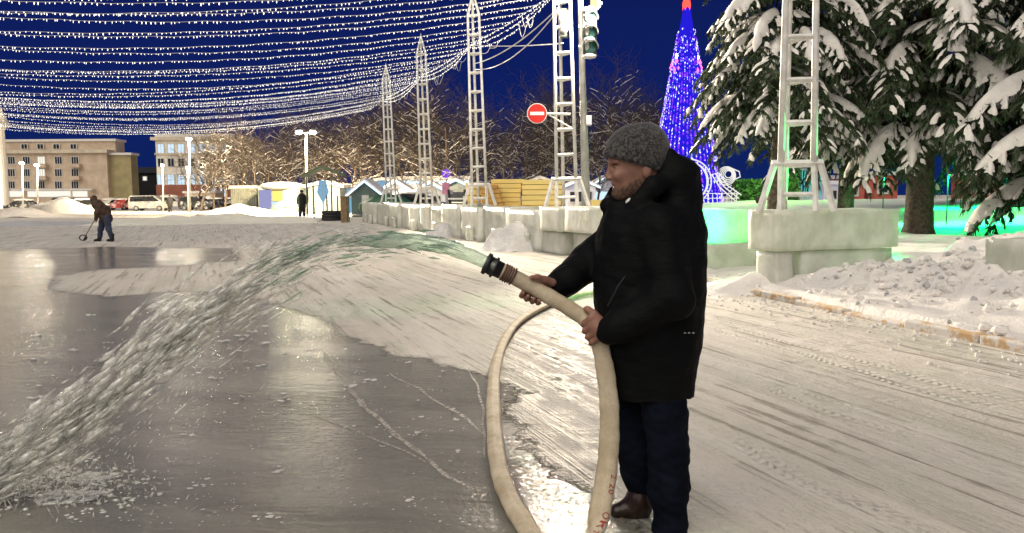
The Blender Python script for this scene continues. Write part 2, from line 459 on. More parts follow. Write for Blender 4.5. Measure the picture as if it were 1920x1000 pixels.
hi = gm.math('ADD', gm.math('MULTIPLY', gm.noise(gm.pos((0.6, 2.4, 1), 0.1), 7, 4, 0.6), 0.10), gm.math('MULTIPLY', gm.noise(pv, 34, 4, 0.6), 0.06))
hi = gm.math('ADD', hi, gm.math('MULTIPLY', frost, 0.02))
hi = gm.math('ADD', hi, gm.math('MULTIPLY', gm.math('MULTIPLY', damp.outputs['Fac'], gm.noise(gm.pos((1, .6, 1), .4), 22, 4, .6)), 0.20))
hh = gm.N('Mix', data_type='FLOAT'); gm.put(hh.inputs[0], wet); gm.put(hh.inputs[2], hs); gm.put(hh.inputs[3], hi)
nrm = gm.bump(hh.outputs[0], 1.0, 0.085)
rough = gm.N('Mix', data_type='FLOAT'); gm.put(rough.inputs[0], gm.math('MAXIMUM', wet, gm.math('MULTIPLY', dm, 0.9)))
rough.inputs[2].default_value = 0.7
gm.put(rough.inputs[3], gm.math('ADD', 0.045, gm.math('MULTIPLY', gm.ss(cloud, 0.3, 0.7), 0.09)))
b = gm.bsdf(Base_Color=col, Roughness=rough.outputs[0], Specular_IOR_Level=0.5, Normal=nrm)
M['ground'] = gm.done(b)
ground = np_mesh('ground', V, Fq, M['ground'], None, True)
tag(ground, kind='structure')
iceattr = poly_sd(GX.ravel(), GY.ravel(), ICE)
a = ground.data.attributes.new('ice', 'FLOAT', 'POINT'); a.data.foreach_set('value', np.clip(iceattr, -2, 2).astype(np.float32))
DAMP = [(q.x, q.y) for q in (G(930, 640), G(1010, 585), G(1100, 600), G(1160, 700), G(1170, 800), G(1220, 900), G(1300, 990), G(1250, 1060), G(1000, 960), G(940, 760))]
DAMP2 = [(q.x, q.y) for q in (G(60, 500), G(200, 500), G(460, 492), G(520, 520), G(480, 565), G(300, 556), G(60, 560))]
DAMP3 = [(q.x, q.y) for q in (G(-200, 440), G(300, 440), G(520, 445), G(560, 480), G(430, 475), G(-200, 475))]
dd = np.clip(poly_sd(GX.ravel(), GY.ravel(), DAMP) / 0.8 + 0.35, 0, 1)
a = ground.data.attributes.new('damp', 'FLOAT', 'POINT'); a.data.foreach_set('value', dd.astype(np.float32))

# frost-filled cracks in the ice: thin strips on the sheet
def strip(name, pix, w):
    pts = [G(*p) for p in pix]; out = []
    for i in range(len(pts) - 1):
        n = max(2, int((pts[i + 1] - pts[i]).length / 0.05))
        for k in range(n): out.append(pts[i].lerp(pts[i + 1], k / n))
    out.append(pts[-1]); mb = MB(); vs = []; k = len(out)
    for i, p in enumerate(out):
        t = (out[min(i + 1, k - 1)] - out[max(i - 1, 0)]).normalized(); s = Vector((-t.y, t.x, 0))
        f = 0.35 + 0.65 * max(0.0, math.sin(math.pi * i / (k - 1))) ** 0.5
        ww = w * f * (0.7 + 0.7 * mnoise.noise(Vector((i * 0.31, w * 90, 0))) + 0.15)
        o = s * 0.03 * mnoise.noise(Vector((i * 0.13, 3 + w * 50, 1)))
        vs += [p + s * ww + o + Vector((0, 0, 0.004)), p - s * ww + o + Vector((0, 0, 0.004))]
    mb.add(vs, [(2 * i, 2 * i + 1, 2 * i + 3, 2 * i + 2) for i in range(k - 1)])
    o = mb.build(name, M['frost_line']); tag(o, kind='structure'); return o
fm = NT('frost_line'); fmn = fm.ss(fm.noise(fm.pos(), 30, 5, 0.7), 0.34, 0.58)
fb = fm.bsdf(Base_Color=(0.38, 0.355, 0.315), Roughness=0.5)
fmx = fm.N('MixShader'); fm.put(fmx.inputs[0], fmn); ft = fm.N('BsdfTransparent')
fm.l.new(ft.outputs[0], fmx.inputs[1]); fm.l.new(fb.outputs[0], fmx.inputs[2]); M['frost_line'] = fm.done(fmx)
strip('ice_crack', [(608, 660), (660, 735), (712, 790), (770, 838), (830, 885), (888, 918)], 0.022)
strip('ice_crack', [(490, 760), (540, 743), (600, 738), (662, 735)], 0.024)
strip('ice_crack', [(556, 764), (640, 800), (750, 843), (800, 870)], 0.011)
strip('ice_crack', [(730, 700), (800, 740), (880, 790), (905, 815)], 0.018)
strip('ice_crack', [(880, 690), (905, 760), (905, 860)], 0.012)

# ------------------------------------------------------------------ raised snow: kerb line, bank and lawn on the right
def kerb_x(Y): return 4.86 - 0.275 * (Y - 7.3)
def smooth(a, b, x):
    t = np.clip((x - a) / (b - a), 0, 1); return t * t * (3 - 2 * t)
def fbm(X, Y, s, o=4, seed=0):
    r = np.zeros(X.shape); amp = 1.0; tot = 0
    for k in range(o):
        ph = nr_f.uniform(0, 6.28, (6, 3))
        q = np.zeros(X.shape)
        for j in range(6):
            an = ph[j, 1]; q += np.sin((X * math.cos(an) + Y * math.sin(an)) * s * (0.7 + 0.6 * ph[j, 2] / 6.28) + ph[j, 0])
        r += amp * q / 3; tot += amp; amp *= 0.5; s *= 2.1
    return r / tot
nr_f = np.random.default_rng(5)
us = np.concatenate([np.arange(0.0, 6, 0.06), np.arange(6, 16, 0.25), np.geomspace(16, 120, 30)])
ys = np.concatenate([np.arange(2.0, 16, 0.07), np.arange(16, 30, 0.2), np.geomspace(30, 60, 40)])
UU, YY = np.meshgrid(us, ys, indexing='ij')
XX = kerb_x(YY) + UU
HN1 = fbm(XX, YY, 1.5, 4); HN2 = fbm(XX, YY, 6.0, 4)
near = 1 - smooth(11.3, 12.6, YY + 0.35 * (XX - 4))
front = smooth(0.0, 1.5, UU)
bank = 0.13 + 0.40 * smooth(0.3, 1.5, UU) + 0.42 * smooth(1.4, 3.2, UU)
far_ = 0.10 + 0.08 * smooth(0, 1, UU) + 0.42 * smooth(1.9, 3.4, UU)
H = bank * near + far_ * (1 - near)
H += HN1 * 0.10 * front * (0.4 + 0.6 * near) * (1 - smooth(4.5, 7, UU) * 0.7) + np.abs(HN2) * 0.17 * front * near * (1 - smooth(3.5, 6, UU))
H += smooth(3.5, 9, UU) * 0.10 * HN1 + 0.55 * smooth(9, 20, UU) * smooth(18, 26, YY)
H = 0.02 + (H - 0.02) * (1 - smooth(44, 58, YY))
H[0, :] = 0.0
ii = np.arange(UU.size).reshape(UU.shape)
Fb = np.stack([ii[:-1, :-1], ii[1:, :-1], ii[1:, 1:], ii[:-1, 1:]], -1).reshape(-1, 4)
lawn = np_mesh('snow_bank', np.stack([XX.ravel(), YY.ravel(), H.ravel()], -1), Fb, M['snow'], None, True)
tag(lawn, kind='structure')
def lawn_h(x, y):
    u = x - kerb_x(y)
    i = int(np.clip(np.searchsorted(us, u), 0, len(us) - 1)); j = int(np.clip(np.searchsorted(ys, y), 0, len(ys) - 1))
    return float(H[i, j])
# kerb stones with worn yellow paint
kt = NT('worn_yellow_kerb'); kn = kt.noise(kt.coord(), 7, 6, 0.7)
kc = kt.mix(kt.ss(kn, 0.45, 0.58), (0.62, 0.60, 0.58), (0.50, 0.33, 0.16))
M['kerb'] = kt.done(kt.bsdf(Base_Color=kc, Roughness=0.8))
K0 = thing('kerb_stone', 'kerb stone with worn yellow paint under the snow bank', 'kerb', (kerb_x(3), 3, 0), 'yellow kerb stones along the snow bank')
def kerb_piece(y):
    mb = MB(); p = Vector((kerb_x(y) - 0.06, y, 0.07)); L = 0.96
    rot = Matrix.Rotation(math.atan(0.275), 3, 'Z')
    mb.box(p - Vector((0, 0, .03 + max(0, rng.gauss(.02, .03)))), (0.16, L, 0.13 + rng.uniform(-.03, .03)), 0, rot); return mb
K0b = None
bpy.data.objects.remove(K0)
y = 5.2
while y < 16:
    o = kerb_piece(y).build('kerb_stone', M['kerb'], None, bevel=0.02)
    tag(o, 'kerb stone with worn yellow paint under the edge of the snow bank', 'kerb', 'yellow kerb stones along the snow bank')
    y += 0.96
# loose frozen lumps along the bank: nobody could count them
mb = MB()
for _ in range(420):
    y = rng.uniform(6.8, 13.2); u = abs(rng.gauss(0.9, 0.75)) + 0.02
    if rng.random() < 0.55: y = rng.gauss(9.6, 0.9); u = abs(rng.gauss(1.5, 0.5)) + .05
    r = rng.choice([0.015, 0.02, 0.02, 0.03, 0.03, 0.045, 0.07]) * rng.uniform(0.7, 1.3)
    x = kerb_x(y) + u
    mb.ell((x, y, lawn_h(x, y) + r * 0.1), (r, r * rng.uniform(.7, 1.1), r * rng.uniform(.5, .9)), rng.choice([0, 0, 0, 0, 1]), 7, 5, Matrix.Rotation(rng.uniform(0, 6), 3, 'Z'), 0.22)
o = mb.build('snow_lumps', [M['snow'], M['snow_grey']]); tag(o, kind='stuff')
mb = MB()
for _ in range(260):
    y = rng.uniform(5, 13); u = -abs(rng.gauss(0, 0.5)); r = rng.uniform(0.008, 0.03)
    mb.ell((kerb_x(y) + u - 0.15, y, r * 0.4), (r, r, r * .7), 0, 5, 3, None, 0.25)
o = mb.build('snow_crumbs', M['snow']); tag(o, kind='stuff')

# ------------------------------------------------------------------ ice blocks of the rink wall
it = NT('clear_ice'); iv = it.coord()
i1 = it.noise(iv, 2.2, 6, 0.6); i2 = it.noise(it.coord((9, 9, 0.8)), 1.5, 5, 0.6)
ic = it.mix(it.ss(i1, 0.35, 0.66), (0.58, 0.59, 0.53), (0.87, 0.87, 0.82))
ic = it.mix(it.math('MULTIPLY', it.ss(i2, 0.5, 0.7), 0.5), ic, (0.80, 0.79, 0.74))
ib = it.bsdf(Base_Color=ic, Roughness=0.32, Specular_IOR_Level=0.5, Subsurface_Weight=0.35, Subsurface_Radius=(0.25, 0.28, 0.24), Subsurface_Scale=0.5,
             Normal=it.bump(it.math('ADD', i1, it.math('MULTIPLY', i2, .4)), 0.35, 0.06))
itr = it.N('BsdfTranslucent', Color=(0.66, 0.70, 0.58)); imx = it.N('MixShader', Fac=0.32)
it.l.new(ib.outputs[0], imx.inputs[1]); it.l.new(itr.outputs[0], imx.inputs[2]); M['ice'] = it.done(imx)
def wall_p(u, v, z=0): return Vector((3.9, 11.9, z)) + RD * u + RV * v
def ice_block(u0, u1, v0, v1, z0, z1, label, group=None, mat='ice', jit=0.016):
    """rough-sawn block: subdivided box with chipped edges"""
    n = 7; mb = MB(); cu, cv, cz = (u0 + u1) / 2, (v0 + v1) / 2, (z0 + z1) / 2
    du, dv, dz = (u1 - u0) / 2, (v1 - v0) / 2, (z1 - z0) / 2
    idx_ = {}; vs = []
    seed = rng.uniform(0, 99)
    def vid(a, b, c):
        k = (a, b, c)
        if k not in idx_:
            q = [2 * t / n - 1 for t in k]
            e = sorted(abs(t) for t in q)
            r = 0.0
            p = Vector((cu + q[0] * du, cv + q[1] * dv, cz + q[2] * dz))
            nz = mnoise.noise(p * 2.3 + Vector((seed, 0, 0)))
            sh = 0.022 if e[1] > 0.999 else 0.0
            ch = max(0, mnoise.noise(p * 3.1 + Vector((0, seed, 0)))) * 0.10 if e[1] > 0.999 else 0
            sc_ = 1 - sh - ch
            w = wall_p(cu + q[0] * du * (1 if abs(q[0]) < .999 else 1 - (sh + ch) * .35 / max(du, .2) * .6), cv + q[1] * dv * (1 if abs(q[1]) < .999 else 1 - (sh + ch) * .35 / max(dv, .2) * .6), cz + q[2] * dz * (1 if abs(q[2]) < .999 else 1 - (sh + ch) * .3 / max(dz, .2) * .6))
            w += Vector((nz, mnoise.noise(p * 2 + Vector((9, seed, 4))), mnoise.noise(p * 2.6 + Vector((5, 2, seed))))) * jit
            idx_[k] = len(vs); vs.append(w)
        return idx_[k]
    fs = []
    for i in range(n):
        for j in range(n):
            fs.append((vid(i, j, 0), vid(i, j + 1, 0), vid(i + 1, j + 1, 0), vid(i + 1, j, 0)))
            fs.append((vid(i, j, n), vid(i + 1, j, n), vid(i + 1, j + 1, n), vid(i, j + 1, n)))
            fs.append((vid(i, 0, j), vid(i + 1, 0, j), vid(i + 1, 0, j + 1), vid(i, 0, j + 1)))
            fs.append((vid(i, n, j), vid(i, n, j + 1), vid(i + 1, n, j + 1), vid(i + 1, n, j)))
            fs.append((vid(0, i, j), vid(0, i, j + 1), vid(0, i + 1, j + 1), vid(0, i + 1, j)))
            fs.append((vid(n, i, j), vid(n, i + 1, j), vid(n, i + 1, j + 1), vid(n, i, j + 1)))
    mb.add(vs, fs)
    o = mb.build('ice_block', M[mat], None, True)
    tag(o, label, 'ice block', group or 'ice blocks of the rink wall'); return o
ice_block(-0.22, .46, 0.05, 2.52, 0.62, 1.26, 'wide top ice block carrying the near white lattice mast')
ice_block(-0.16, .42, 0.62, 2.45, 0.0, 0.615, 'low ice block half buried under the near mast pedestal')
ice_block(-0.2, 0.3, 0.09, 0.42, 0.0, 0.615, 'narrow upright ice leg at the left corner of the near mast pedestal')
ice_block(2.2, 3.8, 0.15, 1.5, 0.60, 1.22, 'ice block behind the man lit green from behind', jit=0.05)
ice_block(1.9, 3.9, 0.1, 1.5, 0.0, 0.60, 'lower ice block behind the man with snow heaped on it')
ice_block(4.1, 5.7, 0.1, 1.5, 0.0, 1.2, 'tall ice block hidden mostly behind the man in black')
ice_block(5.9, 7.5, 0.0, 1.3, 0.62, 1.24, 'upper ice block just left of the outstretched black sleeve')
ice_block(5.8, 7.3, 0.15, 1.3, 0.0, 0.6, 'lower ice block just left of the outstretched black sleeve')
ice_block(7.7, 9.1, 0.0, 1.3, 0.6, 1.22, 'upper cloudy ice block beside the snow-covered rubble heap')
ice_block(7.9, 9.2, 0.1, 1.2, 0.0, 0.58, 'lower ice block beside the snow-covered rubble heap')
u = 9.35; k = 0
while u < 38:
    L = rng.uniform(1.7, 2.6); v = rng.uniform(-0.08, 0.12)
    ice_block(u, u + L - 0.05, v, 1.25 + v, 0.0, 1.16 + rng.uniform(-.06, .06), 'grey ice block in the long far wall running to the stalls', 'grey ice blocks of the far wall')
    if rng.random() < 0.55:
        ice_block(u + 0.5, u + 1.0, v - 0.16, v - 0.03, 0.0, 0.5, 'small flat ice slab leaning at the foot of the far wall', 'small ice slabs at the wall foot')
    u += L; k += 1
ice_block(-4.1, -3.0, 0.9, 2.6, 0.30, 0.95, 'low pale ice block stuck in the snow bank at the right edge')
# heaps of snow and rubble against the wall
def heap(c, rx, ry, h, rotz, mat, name, label, n=26, rough=0.25, cat='snow pile', group=None):
    vs, fs = [], []; ca, sa = math.cos(rotz), math.sin(rotz); sd = rng.uniform(0, 50)
    for i in range(n + 1):
        for j in range(n + 1):
            a, b_ = 2 * i / n - 1, 2 * j / n - 1
            r = math.hypot(a, b_)
            q = max(0, 1 - r * (1 + .35 * mnoise.noise(Vector((a * 1.6 + sd, b_ * 1.6, 3))))); q = q * q * (3 - 2 * q) if q < 1 else 1; q = q ** .8
            nz = mnoise.fractal(Vector((a * 2.2 + sd, b_ * 2.2, sd)), 1.0, 2.0, 5)
            n3 = mnoise.fractal(Vector((a * 6 + sd, b_ * 6, 9)), 1.0, 2.0, 4); z = h * q * (1 + rough * .35 * nz) + h * rough * (0.22 * nz + .10 * mnoise.fractal(Vector((a * 7 + sd, b_ * 7, 9)), 1.0, 2.0, 4)) * min(1, q * 3)
            x, yy = a * rx, b_ * ry
            vs.append((c[0] + x * ca - yy * sa, c[1] + x * sa + yy * ca, c[2] - 0.02 + max(0, z)))
    for i in range(n):
        for j in range(n):
            fs.append((i * (n + 1) + j, (i + 1) * (n + 1) + j, (i + 1) * (n + 1) + j + 1, i * (n + 1) + j + 1))
    mb = MB(); mb.add(vs, fs); o = mb.build(name, M[mat], None, True); tag(o, label, cat, group); return o
p = wall_p(10.4, -0.15); heap((p.x, p.y, 0), 1.2, 0.9, 0.85, 0.2, 'snow_grey', 'snow_heap', 'rubble heap under streaked snow leaning on the ice wall', 34, 0.45)
p = wall_p(2.0, -0.45); heap((p.x, p.y, 0.0), 1.3, 0.8, 0.5, 0.3, 'snow', 'snow_heap', 'snow heap piled between the man and the near mast pedestal', 30, 0.4)
p = wall_p(0.2, -0.1); heap((p.x, p.y, 0), 1.3, 0.7, 0.26, 0.5, 'snow', 'snow_heap', 'low broken snow heap at the foot of the near mast pedestal', 30, 0.6)
p = wall_p(18.0, -0.2); heap((p.x, p.y, 0), 0.9, 0.6, 0.5, 0.2, 'snow_grey', 'snow_heap', 'grey snow heap at the middle of the far ice wall', 22, 0.5)
# ------------------------------------------------------------------ white lattice masts on the ice wall
MAST_Y = [12.15, 20.3, 27.3, 34.5, 42.0]
MAST_L = ['white lattice mast on the near ice pedestal, between the two big spruces',
          'white lattice mast with the traffic light and no-entry sign',
          'white lattice mast standing before the stack of yellow boards',
          'white lattice mast above the black folding stand, second farthest of the row',
          'white lattice mast farthest away, at the far end of the ice wall']
def mast_x(y): return 4.5 - 0.367 * (y - 12.0)
H0, H1, HT = 0.72, 6.55, 7.35
LEGS = [(-0.25, -0.13), (0.25, -0.13), (-0.08, 0.26)]
def mast_parts(root):
    f = M['frosted']
    def tp(i, z):
        k = 1 - 0.22 * (z - H0) / (H1 - H0); return Vector((LEGS[i][0] * k, LEGS[i][1] * k, z))
    for i in range(3):
        mb = MB(); mb.tube([tp(i, 0.0 if i == 2 else H0 - 0.02), tp(i, 3.5), tp(i, H1)], [0.055, 0.05, 0.045], 6); mb.build('leg', f, root, True)
    for z in np.arange(H0, H1 + 0.01, 0.648):
        mb = MB()
        for i in range(3): mb.bar(tp(i, z), tp((i + 1) % 3, z), 0.062)
        mb.build('rung', f, root)
    mb = MB()
    for i in range(3):
        mb.tube([tp(i, H1), Vector((0, 0, HT))], [0.05, 0.03], 6)
    mb.tube([(0, 0, HT - .1), (0, 0, HT + .12)], [0.03, .01], 6)
    mb.build('spire', f, root)
    mb = MB()
    for i, sx in ((0, -1), (1, 1)):
        a = tp(i, H0 + .01)
        mb.bar(a + Vector((sx * .10, 0, 0)), Vector((a.x + sx * 0.32, a.y - 0.02, 0)), 0.085)
        mb.bar(a + Vector((0, 0, 0)), Vector((a.x + sx * 0.02, a.y - 0.1, 0)), 0.075)
    mb.bar(tp(0, .74) + Vector((-.14, 0, 0)), tp(1, .74) + Vector((.14, 0, 0)), 0.085)
    mb.bar(Vector((-0.27, -.18, .26)), Vector((0.27, -.18, .26)), 0.06)
    mb.bar(tp(2, .74), Vector((-.1, .5, 0)), 0.06)
    mb.build('base_frame', f, root)
mast0 = None; MASTS = []
for k, y in enumerate(MAST_Y):
    if k == 0:
        r = thing('lattice_mast', MAST_L[0], 'mast', (0, 0, 0), 'white lattice masts along the rink wall'); mast_parts(r); mast0 = r
    else:
        r = copy_tree(mast0); r['label'] = MAST_L[k]
    r.location = (mast_x(y), y, 1.235 if k < 2 else 1.17); r.rotation_euler = (0, R(-0.2 if k == 0 else -1.3), R(-4))
    MASTS.append(r)
r = MASTS[1]; r.location.z = 1.2
def mast_pt(k, z): 
    return Vector((mast_x(MAST_Y[k]) - (z - 1.2) * (0.004 if k == 0 else 0.0227), MAST_Y[k], z))

# ------------------------------------------------------------------ light garlands across the square
ZC = 6.75
def cable_pt(y): return Vector((mast_x(y) - 0.12, y, ZC))
GL = ['string of white lights sagging across the square, one of many']
def garland(A, B, sag, step, label, group, hang=True, name='light_garland'):
    L = (B - A).length; n = 56; pts = []
    for i in range(n + 1):
        t = i / n; p = A.lerp(B, t); p.z -= sag * 4 * t * (1 - t); p.z += 0.012 * math.sin(i * 2.1 + A.y); pts.append(p)
    mb = MB(); mb.tube(pts, 0.0065, 3, 0, False)
    o = mb.build(name, M['wire']); tag(o, label, 'light string', group)
    nb = int(L / step); vs, fs = [], []
    for i in range(nb):
        t = (i + rng.uniform(.2, .8)) / nb; q = t * n; k = min(int(q), n - 1); p = pts[k].lerp(pts[k + 1], q - k)
        if rng.random() < 0.04: continue
        r = rng.uniform(0.007, 0.0125); h = rng.uniform(0.010, 0.034)
        dx = rng.uniform(-.02, .02)
        b_ = len(vs); c = p + Vector((dx, 0, -h * 0.8))
        vs += [c + Vector((r, 0, 0)), c + Vector((0, r, 0)), c + Vector((-r, 0, 0)), c + Vector((0, -r, 0)), c + Vector((0, 0, h)), c + Vector((0, 0, -h))]
        fs += [(b_, b_ + 1, b_ + 4), (b_ + 1, b_ + 2, b_ + 4), (b_ + 2, b_ + 3, b_ + 4), (b_ + 3, b_, b_ + 4), (b_ + 1, b_, b_ + 5), (b_ + 2, b_ + 1, b_ + 5), (b_ + 3, b_ + 2, b_ + 5), (b_, b_ + 3, b_ + 5)]
    q = np_mesh('bulbs', vs, fs, M['bulb'], o); tag(q, kind='stuff')
    return o
y = 15.2; k = 0
while y < 47:
    A = cable_pt(y); B = A - RV * (27.5 + rng.uniform(-1, 1)) + Vector((rng.uniform(-.3, .3), rng.uniform(-.5, .5), rng.uniform(-.2, .3)))
    garland(A, B, 1.75 + rng.uniform(-0.22, 0.22), 0.095, 'string of small white lights sagging across the square between the masts and the far side', 'light strings sagging over the square')
    y += rng.choice([0.4, 0.6, 0.85, 1.15])
for j in range(3):
    for k in range(0, 4):
        A, B = mast_pt(k, ZC + 0.1 - j * 0.10), mast_pt(k + 1, ZC + 0.1 - j * 0.10)
        A.y += rng.uniform(-.1, .1); A.x += -0.1 * j; B.x -= 0.1 * j
        garland(A, B, 0.10 + 0.13 * j, 0.13, 'tangled string of white lights running from mast to mast along the wall', 'light strings along the mast row')
# stray loops of wire hanging at the bundle
mb = MB()
for _ in range(24):
    y = rng.uniform(21, 44); c = cable_pt(y) + Vector((rng.uniform(-.3, .1), 0, -0.2)); pts = []
    w = rng.uniform(.15, .45); h = rng.uniform(.15, .45)
    for i in range(9):
        t = i / 8; pts.append(c + Vector((w * (t - .5) * 1.1, (t - .5) * w, -h * math.sin(math.pi * t) + rng.uniform(-.03, .03))))
    mb.tube(pts, 0.009, 3, 0, False)
o = mb.build('wire_tangle', M['frosted']); tag(o, 'frayed loops of lit wire hanging from the bundle between the masts', 'light wire', kind='stuff')
def wire(a, b, sag, r, label, name='overhead_wire', mat='white_paint'):
    pts = [a.lerp(b, i / 16) - Vector((0, 0, sag * 4 * (i / 16) * (1 - i / 16))) for i in range(17)]
    mb = MB(); mb.tube(pts, r, 5, 0); o = mb.build(name, M[mat]); tag(o, label, 'wire'); return o
wire(mast_pt(2, 6.72), mast_pt(1, 5.42), 0.05, 0.014, 'thin white wire stretched level between two masts below the lights')
wire(mast_pt(2, 6.1), mast_pt(1, 6.30) - Vector((.1, .1, 0)), 0.22, 0.018, 'upper white wire climbing from the light bundle to the traffic light')
wire(mast_pt(2, 5.9), mast_pt(1, 6.25) - Vector((.1, .1, 0)), 0.42, 0.016, 'slack white wire sagging below another towards the traffic light')

# ------------------------------------------------------------------ lamp pole, traffic light and sign at the second mast
PX = P(1099, 380, 20.75)
pole = thing('street_lamp', 'tall grey lamp pole right behind the mast with the traffic light', 'street lamp', (PX.x, PX.y, 0.6))
mb = MB(); mb.tube([(PX.x + .02, PX.y, 0.5), (PX.x - .1, PX.y, 4.6), (PX.x - .22, PX.y, 8.9)], [0.13, 0.085, 0.06], 12); mb.build('pole', M['steel'], pole, True)
mb = MB(); mb.tube([(PX.x - .22, PX.y, 8.85), (PX.x - .4, PX.y - .5, 9.15), (PX.x - .5, PX.y - 1.2, 9.2)], 0.04, 8); mb.build('arm', M['steel'], pole, True)
KEY = Vector((PX.x - .5, PX.y - 1.45, 9.1))
mb = MB(); mb.ell(KEY + Vector((0, 0, .08)), (0.16, 0.36, 0.09), 0, 12, 6); mb.build('lamp_head', M['steel'], pole, True)
mb = MB(); mb.ell(KEY + Vector((0, 0, .0)), (0.12, 0.28, 0.05), 0, 12, 6); mb.build('lens', M['lamp_white'], pole, True)
lamp_light('key_lamp', KEY - Vector((0, 0, .18)), 1300, (1.0, 0.86, 0.66), 0.10)
fb_ = P(1104, 226, 20.55)
mb = MB(); mb.box(fb_, (0.14, 0.12, 0.26)); mb.build('control_box', M['white_paint'], pole, bevel=.01)  # plain white control box on the pole, not a lamp
M['added_glow'] = emit('added_glow_face', (1.0, .9, .7), 1.2)
mb = MB(); mb.box(fb_ + Vector((0, -.068, 0)), (0.10, 0.01, 0.2)); mb.build('added_glow_face', M['added_glow'], pole)  # glowing face added to the box
lamp_light('added_pole_spot', fb_ + Vector((0, -.16, 0)), 3500, (1.0, .86, .66), .07, 'SPOT', (4.6, 7.5, 0.2), 62, .55)  # spot added at the box for low grazing light and a pedestal shadow

SY = 20.0
lc = P(1007, 213, SY)
sign = thing('road_sign', 'round red no-entry sign with white bar on a bracket', 'road sign', P(1025, 213, SY))
mb = MB(); mb.tube([lc + Vector((0, .015, 0)), lc + Vector((0, -.015, 0))], 0.258, 40); mb.build('rim', M['white_paint'], sign)
M['sign_red'] = simple('sign_red', (0.62, 0.03, 0.025), 0.35, 0.08, 4)
M['sign_white'] = simple('sign_white', (0.85, 0.85, 0.84), 0.35, 0.04, 4)
mb = MB(); mb.tube([lc + Vector((0, -.012, 0)), lc + Vector((0, -.020, 0))], 0.238, 40); mb.build('disc', M['sign_red'], sign)
mb = MB(); mb.box(lc + Vector((0, -.022, -.003)), (0.36, .006, .085)); mb.build('bar', M['sign_white'], sign)
mb = MB(); q = P(1070, 214, SY); mb.bar(lc + Vector((0.1, .04, 0.0)), q + Vector((0, .06, 0)), .05)
mb.bar(lc + Vector((0.28, .04, -.02)), P(1072, 240, SY) + Vector((0, .06, 0)), .03); mb.build('bracket', M['frosted'], sign)

M['tl_body'] = simple('traffic_housing', (0.06, 0.07, 0.065), 0.5, 0.3, 6)
tg = NT('traffic_lens'); tgb = tg.bsdf(Base_Color=(0.12, 0.36, 0.33), Roughness=0.12, Coat_Weight=0.6); M['tl_lens'] = tg.done(tgb)
def traffic_light(pxc, pytop, Y, label, w=26, sec=27, face=-1, rz=0.0):
    m_px = Y / F
    t = thing('traffic_light', label, 'traffic light', P(pxc, pytop + sec * 3, Y), 'traffic lights on the lamp pole mast')
    W = w * m_px; S = sec * m_px
    c0 = P(pxc, pytop + sec * 1.5, Y)
    mb = MB(); mb.box(c0 + Vector((0, .12, 0)), (W, .2, S * 3.05)); mb.build('housing', M['tl_body'], t, bevel=.02)
    for i in range(3):
        c = P(pxc + 1, pytop + sec * (i + .5), Y)
        mb = MB(); mb.tube([c + Vector((0, .03, 0)), c + Vector((0, .0, 0))], W * .40, 18); mb.build('lens', M['tl_lens'], t, True)
        mb = MB(); vs = []; nn = 12
        for a in range(nn + 1):
            an = math.pi * a / nn - 0.25 + 0.5 * (a / nn - 0) * 0.0
            for d_ in (0.02, -0.26):
                vs.append(c + Vector((math.cos(an) * W * .47, d_, math.sin(an) * W * .47 - (0.03 if d_ < 0 else 0))))
        mb.add(vs, [(2 * a, 2 * a + 1, 2 * a + 3, 2 * a + 2) for a in range(nn)])
        o = mb.build('visor', M['tl_body'], t, True); so = o.modifiers.new('s', 'SOLIDIFY'); so.thickness = .012
        mb = MB(); mb.ell(c + Vector((-.03, -.10, W * .50)), (W * .40, .17, .055), 0, 12, 6, None, .12)
        mb.ell(c + Vector((-W * .25, -.06, W * .12)), (W * .16, .05, W * .30), 0, 10, 6, None, .15); mb.build('snow_cap', M['snow_fine'], t, True)
    mb = MB(); c = P(pxc, pytop + sec * 3 + 4, Y); mb.ell(c + Vector((0, -.0, .02)), (W * .52, .14, .07), 0, 12, 6, None, .1)
    c = P(pxc, pytop - 2, Y); mb.ell(c + Vector((0, .05, .02)), (W * .55, .16, .09), 0, 12, 6, None, .1); mb.build('snow_cap', M['snow_fine'], t, True)
    mb = MB(); mb.box(c0 + Vector((-.18, .13, .2)), (.2, .05, .05)); mb.box(c0 + Vector((-.18, .13, -.3)), (.2, .05, .05)); mb.build('bracket', M['steel'], t)
    return t
traffic_light(1106, 22, 20.1, 'snow-capped traffic light with three unlit greenish lenses, right of its mast')
t = thing('traffic_light', 'snow-plastered traffic light turned sideways on the left of its mast', 'traffic light', P(1060, 70, 20.3), 'traffic lights on the lamp pole mast')
mb = MB(); mb.box(P(1058, 44, 20.35), (.22, .22, .72)); mb.build('housing', M['tl_body'], t, bevel=.02)
mb = MB(); mb.ell(P(1056, 26, 20.3), (.2, .17, .1), 0, 12, 6, None, .1); mb.ell(P(1058, 36, 20.2), (.14, .1, .2), 0, 12, 6, None, .15)
mb.ell(P(1058, 52, 20.2), (.12, .1, .14), 0, 12, 6, None, .15); mb.build('snow_cap', M['snow_fine'], t, True)
fl = thing('floodlight', 'pale lit floodlight box above the traffic light', 'floodlight', P(1113, 22, 20.2))
mb = MB(); mb.box(P(1116, 4, 20.25), (.26, .2, .3), taper=.8); mb.build('housing', M['white_paint'], fl, bevel=.02)
M['flood'] = emit('flood_glow', (1.0, .85, .5), 1.0)
mb = MB(); mb.box(P(1114, 6, 20.1), (.19, .03, .2)); mb.build('lens', M['flood'], fl)
lamp_light('flood_light', P(1116, 6, 19.45), 1100, (1.0, .87, .68), .10)
mb = MB(); mb.tube([P(1092, 17, 20.3), P(1122, 15, 20.3), P(1128, 5, 20.3)], .03, 6); mb.build('bracket', M['white_paint'], fl)

